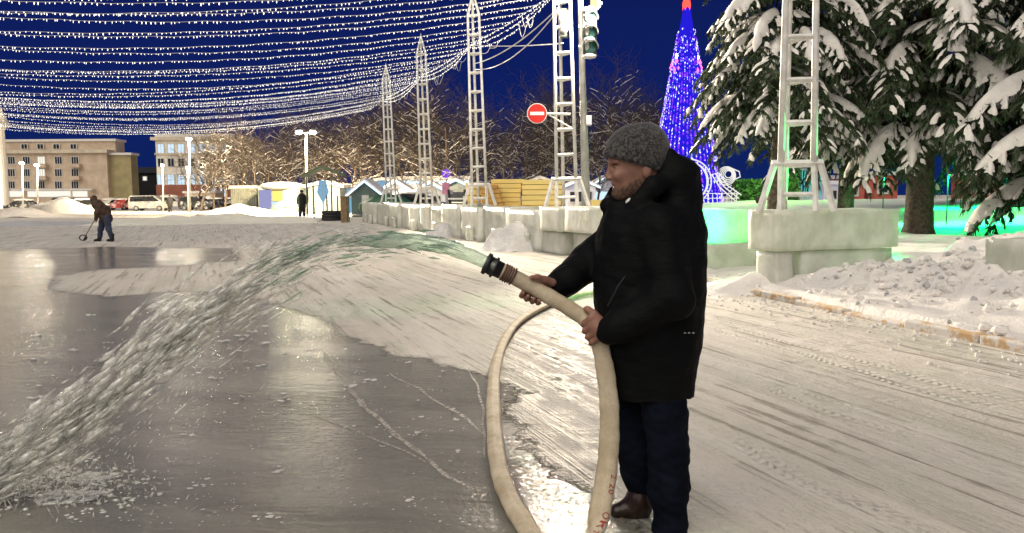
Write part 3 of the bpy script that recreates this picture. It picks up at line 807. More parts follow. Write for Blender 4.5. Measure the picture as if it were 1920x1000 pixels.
# black folding stand propped at the far wall
st = thing('folding_stand', 'thin black tripod stand propped up in front of the far ice wall', 'tripod', G(797, 421))
top = P(797, 366, 26.5); b0 = G(797, 419)
mb = MB(); mb.tube([b0 + Vector((0, 0, .15)), top], .025, 6); mb.build('pole', M['black_metal'], st)
for dx, dy in ((-.28, -.1), (.25, -.1), (.02, .25)):
    mb = MB(); mb.bar(b0 + Vector((0, 0, .45)), b0 + Vector((dx, dy, 0)), .03); mb.build('leg', M['black_metal'], st)

# ------------------------------------------------------------------ street lamps of the square
def street_lamp(px, pyb, pyt, Y, label, power, col=(1, .8, .5), heads=1, z0=0.0, hr=.2):
    b_ = P(px, pyb, Y); b_.z = z0; tp = P(px, pyt, Y)
    t = thing('street_lamp', label, 'street lamp', b_, 'street lamps round the square')
    mb = MB(); mb.tube([b_, tp], [.11, .07], 8); mb.build('pole', M['steel'], t, True)
    for h in range(heads):
        dx = 0 if heads == 1 else (-.55 if h == 0 else .55)
        c = tp + Vector((dx, -.1, .05))
        if heads > 1:
            mb = MB(); mb.bar(tp, c, .07); mb.build('arm', M['steel'], t)
        mb = MB(); mb.ell(c + Vector((0, 0, .12)), (hr * 1.1, hr, hr * .4), 0, 10, 6); mb.build('lamp_head', M['steel'], t, True)
        mb = MB(); mb.ell(c, (hr, hr, hr * .55), 0, 10, 6); mb.build('lens', M['lamp_warm'], t, True)
        lamp_light('lamp_glow', c - Vector((0, .1, .22)), power / heads, col, hr * .6, 'SPOT', c + Vector((0, 3, -1.6)), 172, .2)
        lamp_light('lamp_direct', c - Vector((0, .35, .1)), (620 if heads > 1 else 420), (1, .88, .68), hr * .3)
    return t
street_lamp(574, 372, 250, 62, 'double-headed lamp glowing warm above the snowy bare trees', 42000, (1, .78, .48), heads=2, hr=.28)
street_lamp(355, 372, 262, 78, 'bright lamp beside the pale corner building', 40000, (1, .80, .50), hr=.3)
street_lamp(352, 372, 316, 84, 'lower lamp behind the snow-roofed hut', 1500, (1, .75, .5), hr=.2)
street_lamp(305, 372, 311, 88, 'small lamp in front of the pale corner building', 1500, (1, .8, .55), hr=.2)
street_lamp(42, 384, 307, 85, 'left one of two white lamps before the long brown building', 3500, (1, .88, .7), hr=.25)
street_lamp(70, 384, 311, 85, 'right one of two white lamps before the long brown building', 3500, (1, .88, .7), hr=.25)

# the double-headed lamp's floods throw long shadows down the rink
for dx in (-.55, .55):
    q = P(574, 250, 62) + Vector((dx, -.5, -.1)); lamp_light('lamp_flood', q, 90000, (1.0, .85, .64), .25, 'SPOT', (6.8, 11, 0), 12.5, .35)
# ------------------------------------------------------------------ snow-laden spruces
def needle_mat():
    t = NT('spruce_needles'); v = t.coord(); n = t.noise(v, 3, 4)
    c = t.mix(t.ss(n, .3, .7), (0.018, 0.031, 0.015), (0.066, 0.092, 0.046))
    return t.done(t.bsdf(Base_Color=c, Roughness=0.75, Specular_IOR_Level=0.2))
M['needles'] = needle_mat()
M['tree_snow'] = snow_mat('tree_snow', (0.84, 0.81, 0.77), 0.25, 5)
def make_bough(L, seed, snowy):
    """returns (needle verts, needle faces(3), snow verts, snow faces(4)) along +X, drooping"""
    rg = random.Random(seed); nv, nf, sv, sf = [], [], [], []
    def spine(t): 
        return Vector((L * t * (1 - 0.10 * t), 0.08 * L * math.sin(3 * t + seed) * t, L * (0.10 * t - 0.62 * t * t * (0.75 + 0.25 * t))))
    def card(p, d, l, w):
        d = d.normalized(); s = d.cross(Vector((rg.uniform(-1, 1), rg.uniform(-1, 1), rg.uniform(-1, 1))))
        if s.length < 1e-3: return
        s = s.normalized() * w; b = len(nv)
        nv.extend([p - s, p + s, p + d * l + s * .25]); nf.append((b, b + 1, b + 2))
    def lump(c, ax, l, w, h):
        """snow pad, ax = long direction"""
        ax = ax.normalized(); sd = ax.cross(Vector((0, 0, 1)))
        sd = sd.normalized() if sd.length > 1e-3 else Vector((0, 1, 0)); up = sd.cross(ax)
        nu_, nw = 6, 5; b = len(sv)
        for i in range(nu_ + 1):
            u_ = 2 * i / nu_ - 1; pr = math.sqrt(max(0, 1 - u_ * u_ * .97)) * (1 + rg.uniform(-.16, .16))
            for j in range(nw + 1):
                q = 2 * j / nw - 1
                zz = h * pr * (1 - q * q) ** .6 * (1 + rg.uniform(-.12, .12)) - abs(q) ** 2.2 * w * .75 * pr
                sv.append(c + ax * (u_ * l) + sd * (q * w * pr) + up * zz + Vector((0, 0, .015)))
        for i in range(nu_):
            for j in range(nw):
                a = b + i * (nw + 1) + j; sf.append((a, a + nw + 1, a + nw + 2, a + 1))
    ns = 12
    def slab(path, wid, th):
        """continuous snow slab lying on a path of points, scalloped edges hanging over the sides"""
        nw = 8; b = len(sv); n = len(path)
        for i, c in enumerate(path):
            ax = (path[min(i + 1, n - 1)] - path[max(i - 1, 0)]).normalized(); sd = ax.cross(Vector((0, 0, 1))); sd = sd.normalized() if sd.length > 1e-3 else Vector((0, 1, 0)); up = sd.cross(ax)
            e_ = math.sin(math.pi * (i + .02) / (n - .96)) ** .45
            wl, wr_ = wid * e_ * rg.uniform(.35, 1.4), wid * e_ * rg.uniform(.35, 1.4)
            for j in range(nw + 1):
                q = 2 * j / nw - 1; w_ = wl if q < 0 else wr_
                sv.append(c + sd * (q * w_) + up * (th * e_ * max(0, 1 - q * q) ** .5 * rg.uniform(.85, 1.15)) + Vector((0, 0, .02 - abs(q) ** 1.8 * w_ * .95)))
        for i in range(n - 1):
            for j in range(nw):
                a = b + i * (nw + 1) + j; sf.append((a, a + nw + 1, a + nw + 2, a + 1))
    if snowy > .6:
        t0 = rg.uniform(.30, .5); slab([spine(t0 + (1.0 - t0) * k / 12) + Vector((0, 0, .05)) for k in range(13)], rg.uniform(.15, .24), rg.uniform(.09, .14))
        for k in range(60):
            t = rg.uniform(t0, 1); c = spine(t) + Vector((0, rg.uniform(-.2, .2), rg.uniform(-.05, .13))); card(c, Vector((.8, rg.uniform(-.8, .8), rg.uniform(-.3, .5))), rg.uniform(.06, .14), rg.uniform(.006, .014))
    for i in range(ns):
        t = 0.10 + 0.9 * i / (ns - 1); p = spine(t); tg = (spine(min(1, t + .05)) - spine(t - .05)).normalized()
        for _ in range(11): card(p + Vector((0, 0, rg.uniform(-.05, .02))), tg * .5 + Vector((rg.uniform(-.8, .8), rg.uniform(-.8, .8), rg.uniform(-1.2, .1))), rg.uniform(.12, .30), rg.uniform(.010, .024))
        for sg in (-1, 1):
            l = L * 0.36 * (1 - t * .60) * rg.uniform(.7, 1.2)
            d = (tg * .75 + Vector((0, sg, -.08 - .30 * rg.random()))).normalized(); q = p.copy(); nseg = 4; tw = [q.copy()]
            for k in range(nseg):
                st = d * (l / nseg); d = (d + Vector((0, 0, -.22))).normalized(); q2 = q + st
                for _ in range(13):
                    w_ = q.lerp(q2, rg.random())
                    card(w_, d * .8 + Vector((rg.uniform(-.6, .6), rg.uniform(-.6, .6), rg.uniform(-1.5, .10))), rg.uniform(.09, .26), rg.uniform(.009, .022))
                q = q2; tw.append(q.copy())
            if rg.random() < snowy:
                k0 = rg.choice([0, 1, 1, 2]); pa = tw[k0:]; pa = [pa[0].lerp(pa[1], .3)] + pa[1:]
                fine = []
                for m in range(len(pa) - 1): fine += [pa[m], pa[m].lerp(pa[m + 1], .5)]
                fine.append(pa[-1]); slab([f_ + Vector((0, 0, .015)) for f_ in fine], rg.uniform(.03, .085), rg.uniform(.02, .05))
    return [np.array(x, dtype=float).reshape(-1, 3) for x in (nv,)] + [np.array(nf, int)] + [np.array(sv, dtype=float).reshape(-1, 3), np.array(sf, int).reshape(-1, 4)]
BOUGHS = [make_bough(1.0 * 2.6, 100 + k, [0.85, 0.62, 0.45, 0.75, 0.5, 0.35][k]) for k in range(6)]
def spruce(base, height, rad, label, z_low=1.6, seed=1, lean=(0, 0), trunk_r=.22, whorl=0.30, droop=1.0, sparse=None):
    rg = random.Random(seed); t = thing('spruce_tree', label, 'spruce tree', base, 'snow-laden spruces')
    base = Vector(base); axis = lambda z: base + Vector((lean[0] * z, lean[1] * z, z))
    mb = MB(); hs = [0, .15, .5, 1.5, 3, height * .6, height * .98]
    mb.tube([axis(h) - Vector((0, 0, .1 if h == 0 else 0)) for h in hs], [trunk_r * 1.35, trunk_r * 1.1, trunk_r, trunk_r * .92, trunk_r * .8, trunk_r * .45, .03], 12)
    mb.build('trunk', M['bark'], t, True)
    NV, NF, SV, SF = [], [], [], []; nb = sb = 0
    z = z_low; a0 = rg.uniform(0, 6)
    while z < height * 0.97:
        f = (z - z_low) / (height - z_low); r_ = rad * (1 - f) ** 0.8 * (1.0 if z > z_low + .5 else .8); n = max(4, int(8 * (1 - f) + 2))
        for k in range(n):
            an = a0 + 2 * math.pi * k / n + rg.uniform(-.35, .35); L = r_ * rg.uniform(.72, 1.12); s = L / 2.6
            nv, nf, sv, sf = BOUGHS[rg.randrange(6)]
            ca, sa = math.cos(an), math.sin(an); tilt = rg.uniform(-.12, .22) * droop + (0.35 * f)
            ct, st = math.cos(tilt), math.sin(tilt); mir = rg.choice((-1, 1))
            def tr(q):
                x, y, zz = q[:, 0] * s, q[:, 1] * s * mir * 1.15, q[:, 2] * s * droop
                x, zz = x * ct - zz * st * 1.0, x * st + zz * ct
                return np.stack([x * ca - y * sa, x * sa + y * ca, zz], 1) + np.array(axis(z + rg_z))
            rg_z = rg.uniform(-.15, .15)
            NV.append(tr(nv)); NF.append(nf + nb); nb += len(nv)
            if len(sv): SV.append(tr(sv)); SF.append((sf if mir > 0 else sf[:, ::-1]) + sb); sb += len(sv)
        z += whorl * rg.uniform(.8, 1.25) * (1 + .3 * f); a0 += 1.1
    np_mesh('crown', np.concatenate(NV), np.concatenate(NF), M['needles'], t)
    o = np_mesh('snow_load', np.concatenate(SV), np.concatenate(SF), M['tree_snow'], t, True); tag(o, kind='stuff')
    return t
def gp(px, py, Y, dz=0):
    p = P(px, py, Y); p.z = lawn_h(p.x, p.y) - .02 + dz; return p
spruce(gp(1452, 400, 17.5), 11, 2.45, 'snow-laden spruce with a bare reddish trunk, left of the near white mast', 2.7, 3, (.035, .0), .19, .35)
spruce(gp(1722, 415, 17.8), 13, 3.0, 'broad dark spruce with a thick trunk on the green-lit snow', 2.35, 8, (0.008, 0), .30, .35)
spruce(gp(2075, 440, 15.0), 12, 3.3, 'spruce crowding in at the right edge with boughs nearly to the snow', 1.35, 15, (0, 0), .28, .42)
spruce(gp(1585, 400, 25), 14, 3.4, 'dark spruce standing back between the two nearer spruces', 2.6, 21, (0, 0), .25, .5)
spruce(gp(1900, 400, 26), 15, 3.6, 'dark spruce farther back behind the right-hand spruces', 2.6, 31, (0, 0), .25, .5)

# ------------------------------------------------------------------ bare park trees with snow along the limbs
def bare_tree_mesh(seed, H_=10.0):
    rg = random.Random(seed); T, B_, S = [], [], []   # segment lists (a, b, ra, rb)
    def grow(p, d, L, r, lev):
        n = (4, 6, 5, 4, 3)[lev]; q = p
        pts = [p]
        for i in range(n):
            d = (d + Vector((rg.uniform(-1, 1), rg.uniform(-1, 1), rg.uniform(-.6, .9 if lev < 2 else .6))) * (.18 if lev == 0 else .40)).normalized()
            q2 = q + d * (L / n); ra, rb = r * (1 - .55 * i / n), r * (1 - .55 * (i + 1) / n)
            (T if lev == 0 else B_).append((q, q2, ra, rb))
            if lev in (1, 2) and abs(d.z) < .72 and rg.random() < (.8 if lev < 2 else .5): S.append((q, q2, max(ra, .012), max(rb, .012)))
            if lev < 4:
                for _ in range((1 if i and lev != 3 or i > 1 else 0) + (1 if lev == 1 and i % 2 else 0) + (2 if lev == 0 and i > 0 else 0)):
                    ax = Vector((rg.uniform(-1, 1), rg.uniform(-1, 1), rg.uniform(-.2, .5))).normalized()
                    nd = (d * .75 + ax * (.95 if lev == 0 else .8)).normalized()
                    grow(q.lerp(q2, rg.uniform(.3, 1)), nd, L * rg.uniform(.45, .72) * (.85 if lev == 0 else 1), rb * .62, lev + 1)
            q = q2
    for j in range(1): grow(Vector((0, 0, 0)), Vector((rg.uniform(-.08, .08), 0, 1)), H_ * .78, .17, 0)
    return T, B_, S
def segs_np(segs, n=3, off=0.0, k=1.0, rmin=0.008):
    A = np.array([s[0] for s in segs]); B = np.array([s[1] for s in segs]); ra = np.maximum(np.array([s[2] for s in segs]) * k, rmin); rb = np.maximum(np.array([s[3] for s in segs]) * k, rmin)
    D = B - A; D /= np.linalg.norm(D, axis=1, keepdims=True) + 1e-9
    U = np.cross(D, np.tile([0.3, 0.5, 0.8], (len(D), 1))); U /= np.linalg.norm(U, axis=1, keepdims=True) + 1e-9; W = np.cross(D, U)
    vs = []
    for j in range(n):
        c, s_ = math.cos(2 * math.pi * j / n), math.sin(2 * math.pi * j / n)
        for Q, r in ((A, ra), (B, rb)):
            p = Q + (U * c + W * s_) * r[:, None]; p[:, 2] += off * r; vs.append(p)
    V_ = np.stack(vs, 1); m = len(segs); base = np.arange(m)[:, None] * (2 * n)
    F_ = np.concatenate([base + np.array([[2 * j, 2 * j + 1, (2 * j + 3) % (2 * n), (2 * j + 2) % (2 * n)]]) for j in range(n)])
    return V_.reshape(-1, 3), F_
BARE = []
for sd in range(5):
    T, B_, S = bare_tree_mesh(40 + sd * 7)
    r = thing('bare_tree', 'x', 'tree', (0, 0, 0), 'bare snowy park trees behind the stalls')
    v_, f_ = segs_np(T, 6); np_mesh('trunk', v_, f_, M['bark'], r, True)
    v_, f_ = segs_np(B_, 3); np_mesh('crown', v_, f_, M['twig'], r, True)
    v_, f_ = segs_np(S, 4, .75, .9, .018); tag(np_mesh('snow_load', v_, f_, M['tree_snow'], r, True), kind='stuff')
    BARE.append(r)
used_b = set()
def bare(px, Y, hpx, rz, label, kind):
    top = P(px, HOR - hpx, Y); p = Vector((top.x, Y, 0)); s = top.z / 10.0
    o = BARE[kind] if kind not in used_b else copy_tree(BARE[kind])
    used_b.add(kind); o.location = p; o.rotation_euler = (0, 0, rz); o.scale = (s * 1.15, s * 1.15, s); o['label'] = label
rb = random.Random(9)
LB = 'bare brown tree with snow along its limbs in the dark park behind the stalls'
for i, (px, h) in enumerate([(372, 105), (412, 96), (448, 120), (482, 105), (520, 122), (556, 112), (592, 122), (628, 118), (662, 140), (700, 150), (735, 155),
                             (772, 160), (808, 172), (842, 172), (880, 150), (916, 110), (950, 112), (985, 140), (1020, 165), (1058, 170), (1100, 175), (1140, 178), (1185, 172), (1225, 165), (1270, 140)]):
    bare(px + rb.uniform(-8, 8), rb.uniform(84, 100), h, rb.uniform(0, 6.28), LB, i % 5)
for i, (px, h) in enumerate([(395, 80), (440, 85), (500, 72), (540, 88), (600, 90), (655, 82), (690, 86), (760, 92), (815, 82), (850, 90), (960, 78), (1010, 92), (1060, 84), (1120, 88), (1165, 80), (1215, 90)]):
    bare(px + rb.uniform(-8, 8), rb.uniform(70, 80), h, rb.uniform(0, 6.28), 'smaller bare tree with thick snow on low branches at the front of the park', (i + 2) % 5)
for i in range(30):
    bare(360 + i * 31 + rb.uniform(-9, 9), rb.uniform(104, 125), [100, 105, 110, 112, 112, 114, 118, 130, 135, 140, 150, 155, 160, 168, 165, 150, 118, 105, 105, 120, 135, 150, 165, 170, 172, 172, 168, 160, 150, 140][i] * rb.uniform(.9, 1.02), rb.uniform(0, 6.28), 'bare tree deep in the dark park, behind other bare trees', i % 5)
# ------------------------------------------------------------------ buildings
M['win_dark'] = simple('window_dark', (0.03, 0.035, 0.045), .12, .3, 3)
M['win_lit'] = emit('window_lit', (.95, .93, .82), .9)
M['win_blue'] = emit('window_bluish', (.60, .80, 1.0), 1.0)
M['frame'] = simple('window_frame', (.62, .60, .55), .6, .1, 5)
def plaster(name, col, v=.14): return simple(name, col, .85, v, .6, .15, bscale=3)
M['brown_wall'] = plaster('brown_plaster', (.56, .45, .34)); M['olive_wall'] = plaster('olive_plaster', (.34, .29, .15)); M['cream_wall'] = plaster('cream_plaster', (.84, .78, .68))
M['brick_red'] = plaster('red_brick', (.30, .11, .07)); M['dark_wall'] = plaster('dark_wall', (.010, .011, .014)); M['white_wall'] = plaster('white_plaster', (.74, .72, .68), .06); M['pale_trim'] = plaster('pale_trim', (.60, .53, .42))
def window(par, c, w, h, kind, mull=1, out=.06):
    mb = MB(); mb.box(c + Vector((0, -out, 0)), (w + .24, .10, h + .24)); f = mb.build('window', M['frame'], par)
    n = mull + 1; mb = MB()
    for i in range(n): mb.box(c + Vector((-w / 2 + w * (i + .5) / n, -out - .055, 0)), (w / n - .12, .03, h - .05))
    mb.build('pane', M[kind], f)
def px_box(px0, px1, pyt, pyb, Y, depth):
    a, b_ = P(px0, pyt, Y), P(px1, pyb, Y); return a.x, b_.x, a.z, b_.z
# long brown apartment block
Yb = 165
x0, x1, zt, _ = px_box(-40, 205, 286, 385, Yb, 12)
bl = thing('apartment_building', 'long brown four-storey apartment block with an attic storey at far left', 'building', ((x0 + x1) / 2, Yb, 0))
mb = MB(); mb.box(((x0 + x1) / 2, Yb + 2, zt / 2), (x1 - x0, 4, zt)); mb.build('wall', M['brown_wall'], bl)
za = P(100, 264, Yb).z
mb = MB(); xa = P(204, 264, Yb).x; mb.box(((x0 + xa) / 2, Yb + 4.6, (za + zt) / 2), (xa - x0, 4, za - zt)); mb.build('attic', M['brown_wall'], bl)
mb = MB(); mb.box(((x0 + xa) / 2, Yb + 4.6, za + .25), (xa - x0 + .6, 4.6, .5)); mb.build('roof_snow', M['snow'], bl)
mb = MB(); mb.box(((x0 + x1) / 2, Yb + 1.9, zt + .05), (x1 - x0 + .8, 5, .7)); mb.build('cornice', M['pale_trim'], bl)
xo = P(240, 290, Yb).x; zo = P(240, 290, Yb).z
mb = MB(); mb.box(((x1 + xo) / 2, Yb + 2.6, zo / 2), (xo - x1, 3, zo)); mb.build('end_wall', M['olive_wall'], bl)
mb = MB(); mb.box(((x1 + xo) / 2, Yb + 2.6, zo + .2), (xo - x1 + .6, 3.6, .5)); mb.build('roof_snow', M['snow'], bl)
for py in (301, 324, 347):
    for px in (22, 50, 78, 110, 141): window(bl, P(px, py, Yb), 1.5, 1.5, rng.choice(['win_dark', 'win_dark', 'win_lit']) if px in (110, 78) else 'win_dark', 2)
    if py < 330:
        for px in (78, 141):
            mb = MB(); c = P(px, py + 10, Yb - .7); mb.box(c, (2.2, 1.0, .8)); mb.build('balcony', M['brown_wall'], bl)
for px in (46, 76, 106, 138): window(bl, P(px, 275, Yb + 2.4), 1.3, 1.0, 'win_dark', 1)
for px, w in ((28, 3), (92, 9), (150, 3)):
    c = P(px, 364, Yb - .5); mb = MB(); mb.box(c, (w, .3, 1.2)); mb.build('shop_window', M['win_lit'], bl)
mb = MB(); mb.box(P(100, 356, Yb - .9), (17, 1.4, .35)); mb.build('shop_awning', M['snow'], bl)
# pale corner building
Yc = 150
x0, x1, zt, _ = px_box(291, 440, 262, 375, Yc, 12)
cb = thing('corner_building', 'pale corner building with a red brick ground floor and lit windows', 'building', ((x0 + x1) / 2, Yc, 0))
zr = P(300, 347, Yc).z
mb = MB(); mb.box(((x0 + x1) / 2, Yc + 8, (zt + zr) / 2), (x1 - x0, 16, zt - zr)); mb.build('wall', M['cream_wall'], cb)
mb = MB(); mb.box(((x0 + x1) / 2, Yc + 7.9, zr / 2), (x1 - x0 + .4, 16.2, zr - .01)); mb.build('base_wall', M['brick_red'], cb)
mb = MB(); mb.box(((x0 + x1) / 2, Yc + 8, zt + .15), (x1 - x0 + 1.4, 17.2, .6)); mb.box(((x0 + x1) / 2, Yc - .1, P(300, 289, Yc).z), (x1 - x0 + .3, .4, .35)); mb.build('cornice', M['pale_trim'], cb)
mb = MB(); mb.box(((x0 + x1) / 2, Yc + 8.5, zt + .75), (x1 - x0 + .6, 16, .6)); mb.build('roof_snow', M['snow'], cb)
for px in (302, 321, 340, 360, 380, 400, 420):
    window(cb, P(px, 279, Yc), 1.2, 1.7, 'win_blue', 1); window(cb, P(px, 305, Yc), 1.2, 1.5, 'win_dark', 1); window(cb, P(px, 337, Yc), 1.3, 1.9, 'win_blue', 1)
    if px > 385: window(cb, P(px, 361, Yc - .3), 1.2, 1.5, 'win_blue', 1)
# dark house in the gap
x0, x1, zt, _ = px_box(232, 293, 325, 375, 185, 12)
db = thing('house', 'unlit dark house in the gap between the two lit buildings', 'house', ((x0 + x1) / 2, 185, 0))
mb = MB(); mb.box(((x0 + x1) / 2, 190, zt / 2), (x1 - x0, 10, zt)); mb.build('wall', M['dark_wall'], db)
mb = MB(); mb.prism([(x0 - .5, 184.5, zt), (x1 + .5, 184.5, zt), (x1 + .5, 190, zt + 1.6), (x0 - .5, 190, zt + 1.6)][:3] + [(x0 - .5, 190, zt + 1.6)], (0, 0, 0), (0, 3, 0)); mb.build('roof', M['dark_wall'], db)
window(db, P(272, 335, 185), .9, .9, 'win_lit', 0)
# white classical building at the left edge, its side running away from the viewer
wp_ = thing('white_building', 'white classical building with a snowy eave cut off by the left edge', 'building', (-62, 90, 0))
EA, EB = Vector((-.676 * 64, 64, 0)), Vector((-.644 * 108, 108, 0)); ED = (EB - EA).normalized(); EN = Vector((ED.y, -ED.x, 0))
def wb(s_, off, z): return EA + ED * s_ + EN * off + Vector((0, 0, z))
EL = (EB - EA).length
mb = MB(); mb.prism([wb(0, -1.2, 0), wb(EL - 1, -1.2, 0), wb(EL - 1, -16, 0), wb(0, -16, 0)], (0, 0, 0), (0, 0, 11.3)); mb.build('wall', M['white_wall'], wp_)
mb = MB(); mb.prism([wb(-1, 0, 11.32), wb(EL, 0, 11.32), wb(EL, -17, 11.32), wb(-1, -17, 11.32)], (0, 0, 0), (0, 0, .8)); mb.build('cornice', M['white_wall'], wp_)
mb = MB(); mb.prism([wb(-1, -.1, 12.13), wb(-1, -8, 15), wb(-1, -16.9, 12.13)], (0, 0, 0), ED * (EL + 1)); mb.build('snow_roof', M['snow'], wp_)
for k in range(7):
    mb = MB(); q = wb(EL - 1.6 - k * 6.5, -1.0, 0); mb.tube([q, q + Vector((0, 0, .5)), q + Vector((0, 0, 10.8)), q + Vector((0, 0, 11.3))], [.75, .62, .52, .7], 14); mb.build('column', M['white_wall'], wp_, True)

# ------------------------------------------------------------------ cars
def car_paint(name, col): 
    t = NT(name); n = t.noise(t.coord(), 2.5, 5); up = t.N('NewGeometry'); sp = t.N('SeparateXYZ'); t.l.new(up.outputs['Normal'], sp.inputs[0])
    c = t.mix(t.math('MULTIPLY', t.ss(n, .5, .62), .6), col, (.7, .69, .67)); return t.done(t.bsdf(Base_Color=c, Roughness=.3, Coat_Weight=.5))
PAINT = {k: car_paint('car_paint_' + k, c) for k, c in dict(black=(.010, .011, .013), silver=(.30, .30, .28), grey=(.10, .10, .11), red=(.35, .03, .025), white=(.6, .6, .58)).items()}
M['headlight'] = emit('car_lamp', (1, .95, .85), 1.2); M['taillight'] = simple('tail_lamp', (.25, .01, .01), .3, .1, 4); M['hub'] = simple('wheel_rim', (.35, .35, .36), .35, .2, 5, metal=.6)
PROFILE = {
    'sedan': ([(-2.2, .30), (-2.25, .62), (-2.1, .86), (-1.45, .93), (-.75, 1.40), (.45, 1.43), (1.15, .98), (2.1, .80), (2.25, .55), (2.2, .30)], [(-1.30, .95), (-.72, 1.34), (.42, 1.37), (1.02, .98)], 1.75),
    'van': ([(-2.35, .32), (-2.42, .75), (-2.35, 1.55), (-2.15, 1.88), (.75, 1.92), (1.55, 1.25), (2.25, 1.02), (2.4, .60), (2.35, .32)], [(-2.1, 1.15), (-2.05, 1.76), (.68, 1.80), (1.30, 1.20)], 1.85),
    'suv': ([(-2.2, .40), (-2.25, .85), (-2.2, 1.20), (-1.95, 1.72), (.35, 1.76), (1.05, 1.15), (2.1, 1.02), (2.25, .70), (2.2, .40)], [(-1.95, 1.14), (-1.75, 1.62), (.30, 1.66), (.90, 1.14)], 1.85)}
def car(kind, paint, loc, rz, label, snow=0.0, plain=False):
    prof, glass, W = PROFILE[kind]; t = thing('parked_car', label, 'car', (0, 0, 0), 'cars parked along the far side of the square')
    mb = MB(); n = len(prof); vs = []
    for y, k in ((-W / 2, 0), (-W / 2 + .10, 1), (W / 2 - .10, 1), (W / 2, 0)):
        for x, z in prof:
            ins = .10 if z > 1.0 else 0.0
            yy = y if k else y * (1 - ins * 1.1); vs.append((x * (1 if k else .97), yy * (1 - (ins if k else 0)), z if k else z - (.03 if z > .5 else 0)))
    fs = [(r * n + i, r * n + (i + 1) % n, (r + 1) * n + (i + 1) % n, (r + 1) * n + i) for r in range(3) for i in range(n)]
    fs += [tuple(range(n - 1, -1, -1)), tuple(range(3 * n, 4 * n))]; mb.add(vs, fs); mb.build('body', PAINT[paint], t)
    for s_ in (-1, 1):
        mb = MB(); y = s_ * W / 2 * .905; mb.prism([(x, y, z) for x, z in glass], (0, 0, 0), (0, s_ * .03 + s_ * .06, 0)); mb.build('side_window', M['glass_dark'], t)
    zt_ = max(z for _, z in prof)
    gx = glass[-1]; g2 = glass[-2]; mb = MB(); mb.add([(gx[0] + .12, -W * .40, gx[1]), (gx[0] + .12, W * .40, gx[1]), (g2[0] + .12, W * .36, g2[1]), (g2[0] + .12, -W * .36, g2[1])], [(0, 1, 2, 3)]); mb.build('windscreen', M['glass_dark'], t)
    for sx in (-1.38, 1.38):
        for s_ in (-1, 1):
            mb = MB(); c = Vector((sx, s_ * (W / 2 - .08), .33)); mb.tube([c - Vector((0, .11, 0)), c + Vector((0, .11, 0))], .33, 18); w = mb.build('wheel', M['rubber'], t)
            mb = MB(); mb.tube([c + Vector((0, s_ * .10, 0)), c + Vector((0, s_ * .125, 0))], .20, 12); mb.build('rim', M['hub'], w)
    for s_ in (-1, 1):
        mb = MB(); mb.box((prof[-3][0] - .02, s_ * W * .36, prof[-3][1] - .06), (.12, .34, .16)); mb.build('headlight', M['hub'], t)
        mb = MB(); mb.box((prof[1][0] + .02, s_ * W * .38, prof[2][1] - .06), (.10, .25, .18)); mb.build('tail_light', M['taillight'], t)
    if snow:
        mb = MB()
        for x, z in [(q[0], q[1]) for q in prof if q[1] > .8]: pass
        mb.ell((-.4 if kind != 'sedan' else -.2, 0, zt_ + .02), (1.3 if kind != 'van' else 1.7, W * .42, .10 + .12 * snow), 0, 14, 8, None, .06)
        mb.build('snow_load', M['snow'], t, True); mb = MB()
        mb.ell((1.6, 0, prof[-3][1] + .05), (.55, W * .40, .06 + .08 * snow), 0, 12, 6, None, .06)
        mb.build('snow_load', M['snow'], t, True)
    t.location = loc; t.rotation_euler = (0, 0, rz); return t
def gc(px, Y): p = P(px, 380, Y); p.z = 0; return p
car('van', 'silver', gc(282, 96), R(4), 'silver minivan with dark side windows left of the person in black', 0)
car('suv', 'black', gc(372, 96), R(-3), 'black off-road car in front of the snow-roofed hut', 0)
car('sedan', 'black', gc(405, 100), R(-18), 'black sedan with snowy bonnet nosing out behind the off-road car', .3)
car('sedan', 'grey', gc(432, 104), R(-70), 'grey car dusted with snow beside the long grey container', .6)
car('sedan', 'black', gc(166, 88), R(25), 'black car partly behind the brown-coated worker', .4)
car('sedan', 'black', gc(46, 92), R(2), 'black car far left, before the white portico', .3)
car('sedan', 'red', gc(234, 104), R(80), 'red car seen end-on among snow-covered cars', .5)
car('sedan', 'white', gc(208, 108), R(75), 'white car buried in snow left of the red car', 1.0)
car('suv', 'white', gc(322, 108), R(10), 'snow-covered car behind the person in black', 1.3)
car('suv', 'grey', gc(130, 112), R(10), 'grey off-road car under the lit shop fronts', .8)
car('sedan', 'grey', gc(255, 112), R(85), 'grey car behind the front of the silver minivan', .9)
# ------------------------------------------------------------------ snow piles of the square
def fheap(px, py, rx, ry, h, mat, label, rz=0, rough=.3, n=30): 
    g = G(px, py); heap((g.x, g.y + ry * .6, 0), rx, ry, h, rz, mat, 'snow_pile', label, n, rough, group='ploughed snow piles')
fheap(100, 402, 4.4, 3.0, 1.65, 'snow_grey', 'grey cone-shaped snow pile left of the worker')
fheap(10, 408, 5, 2.5, .8, 'snow', 'low snow pile at the left edge before the portico')
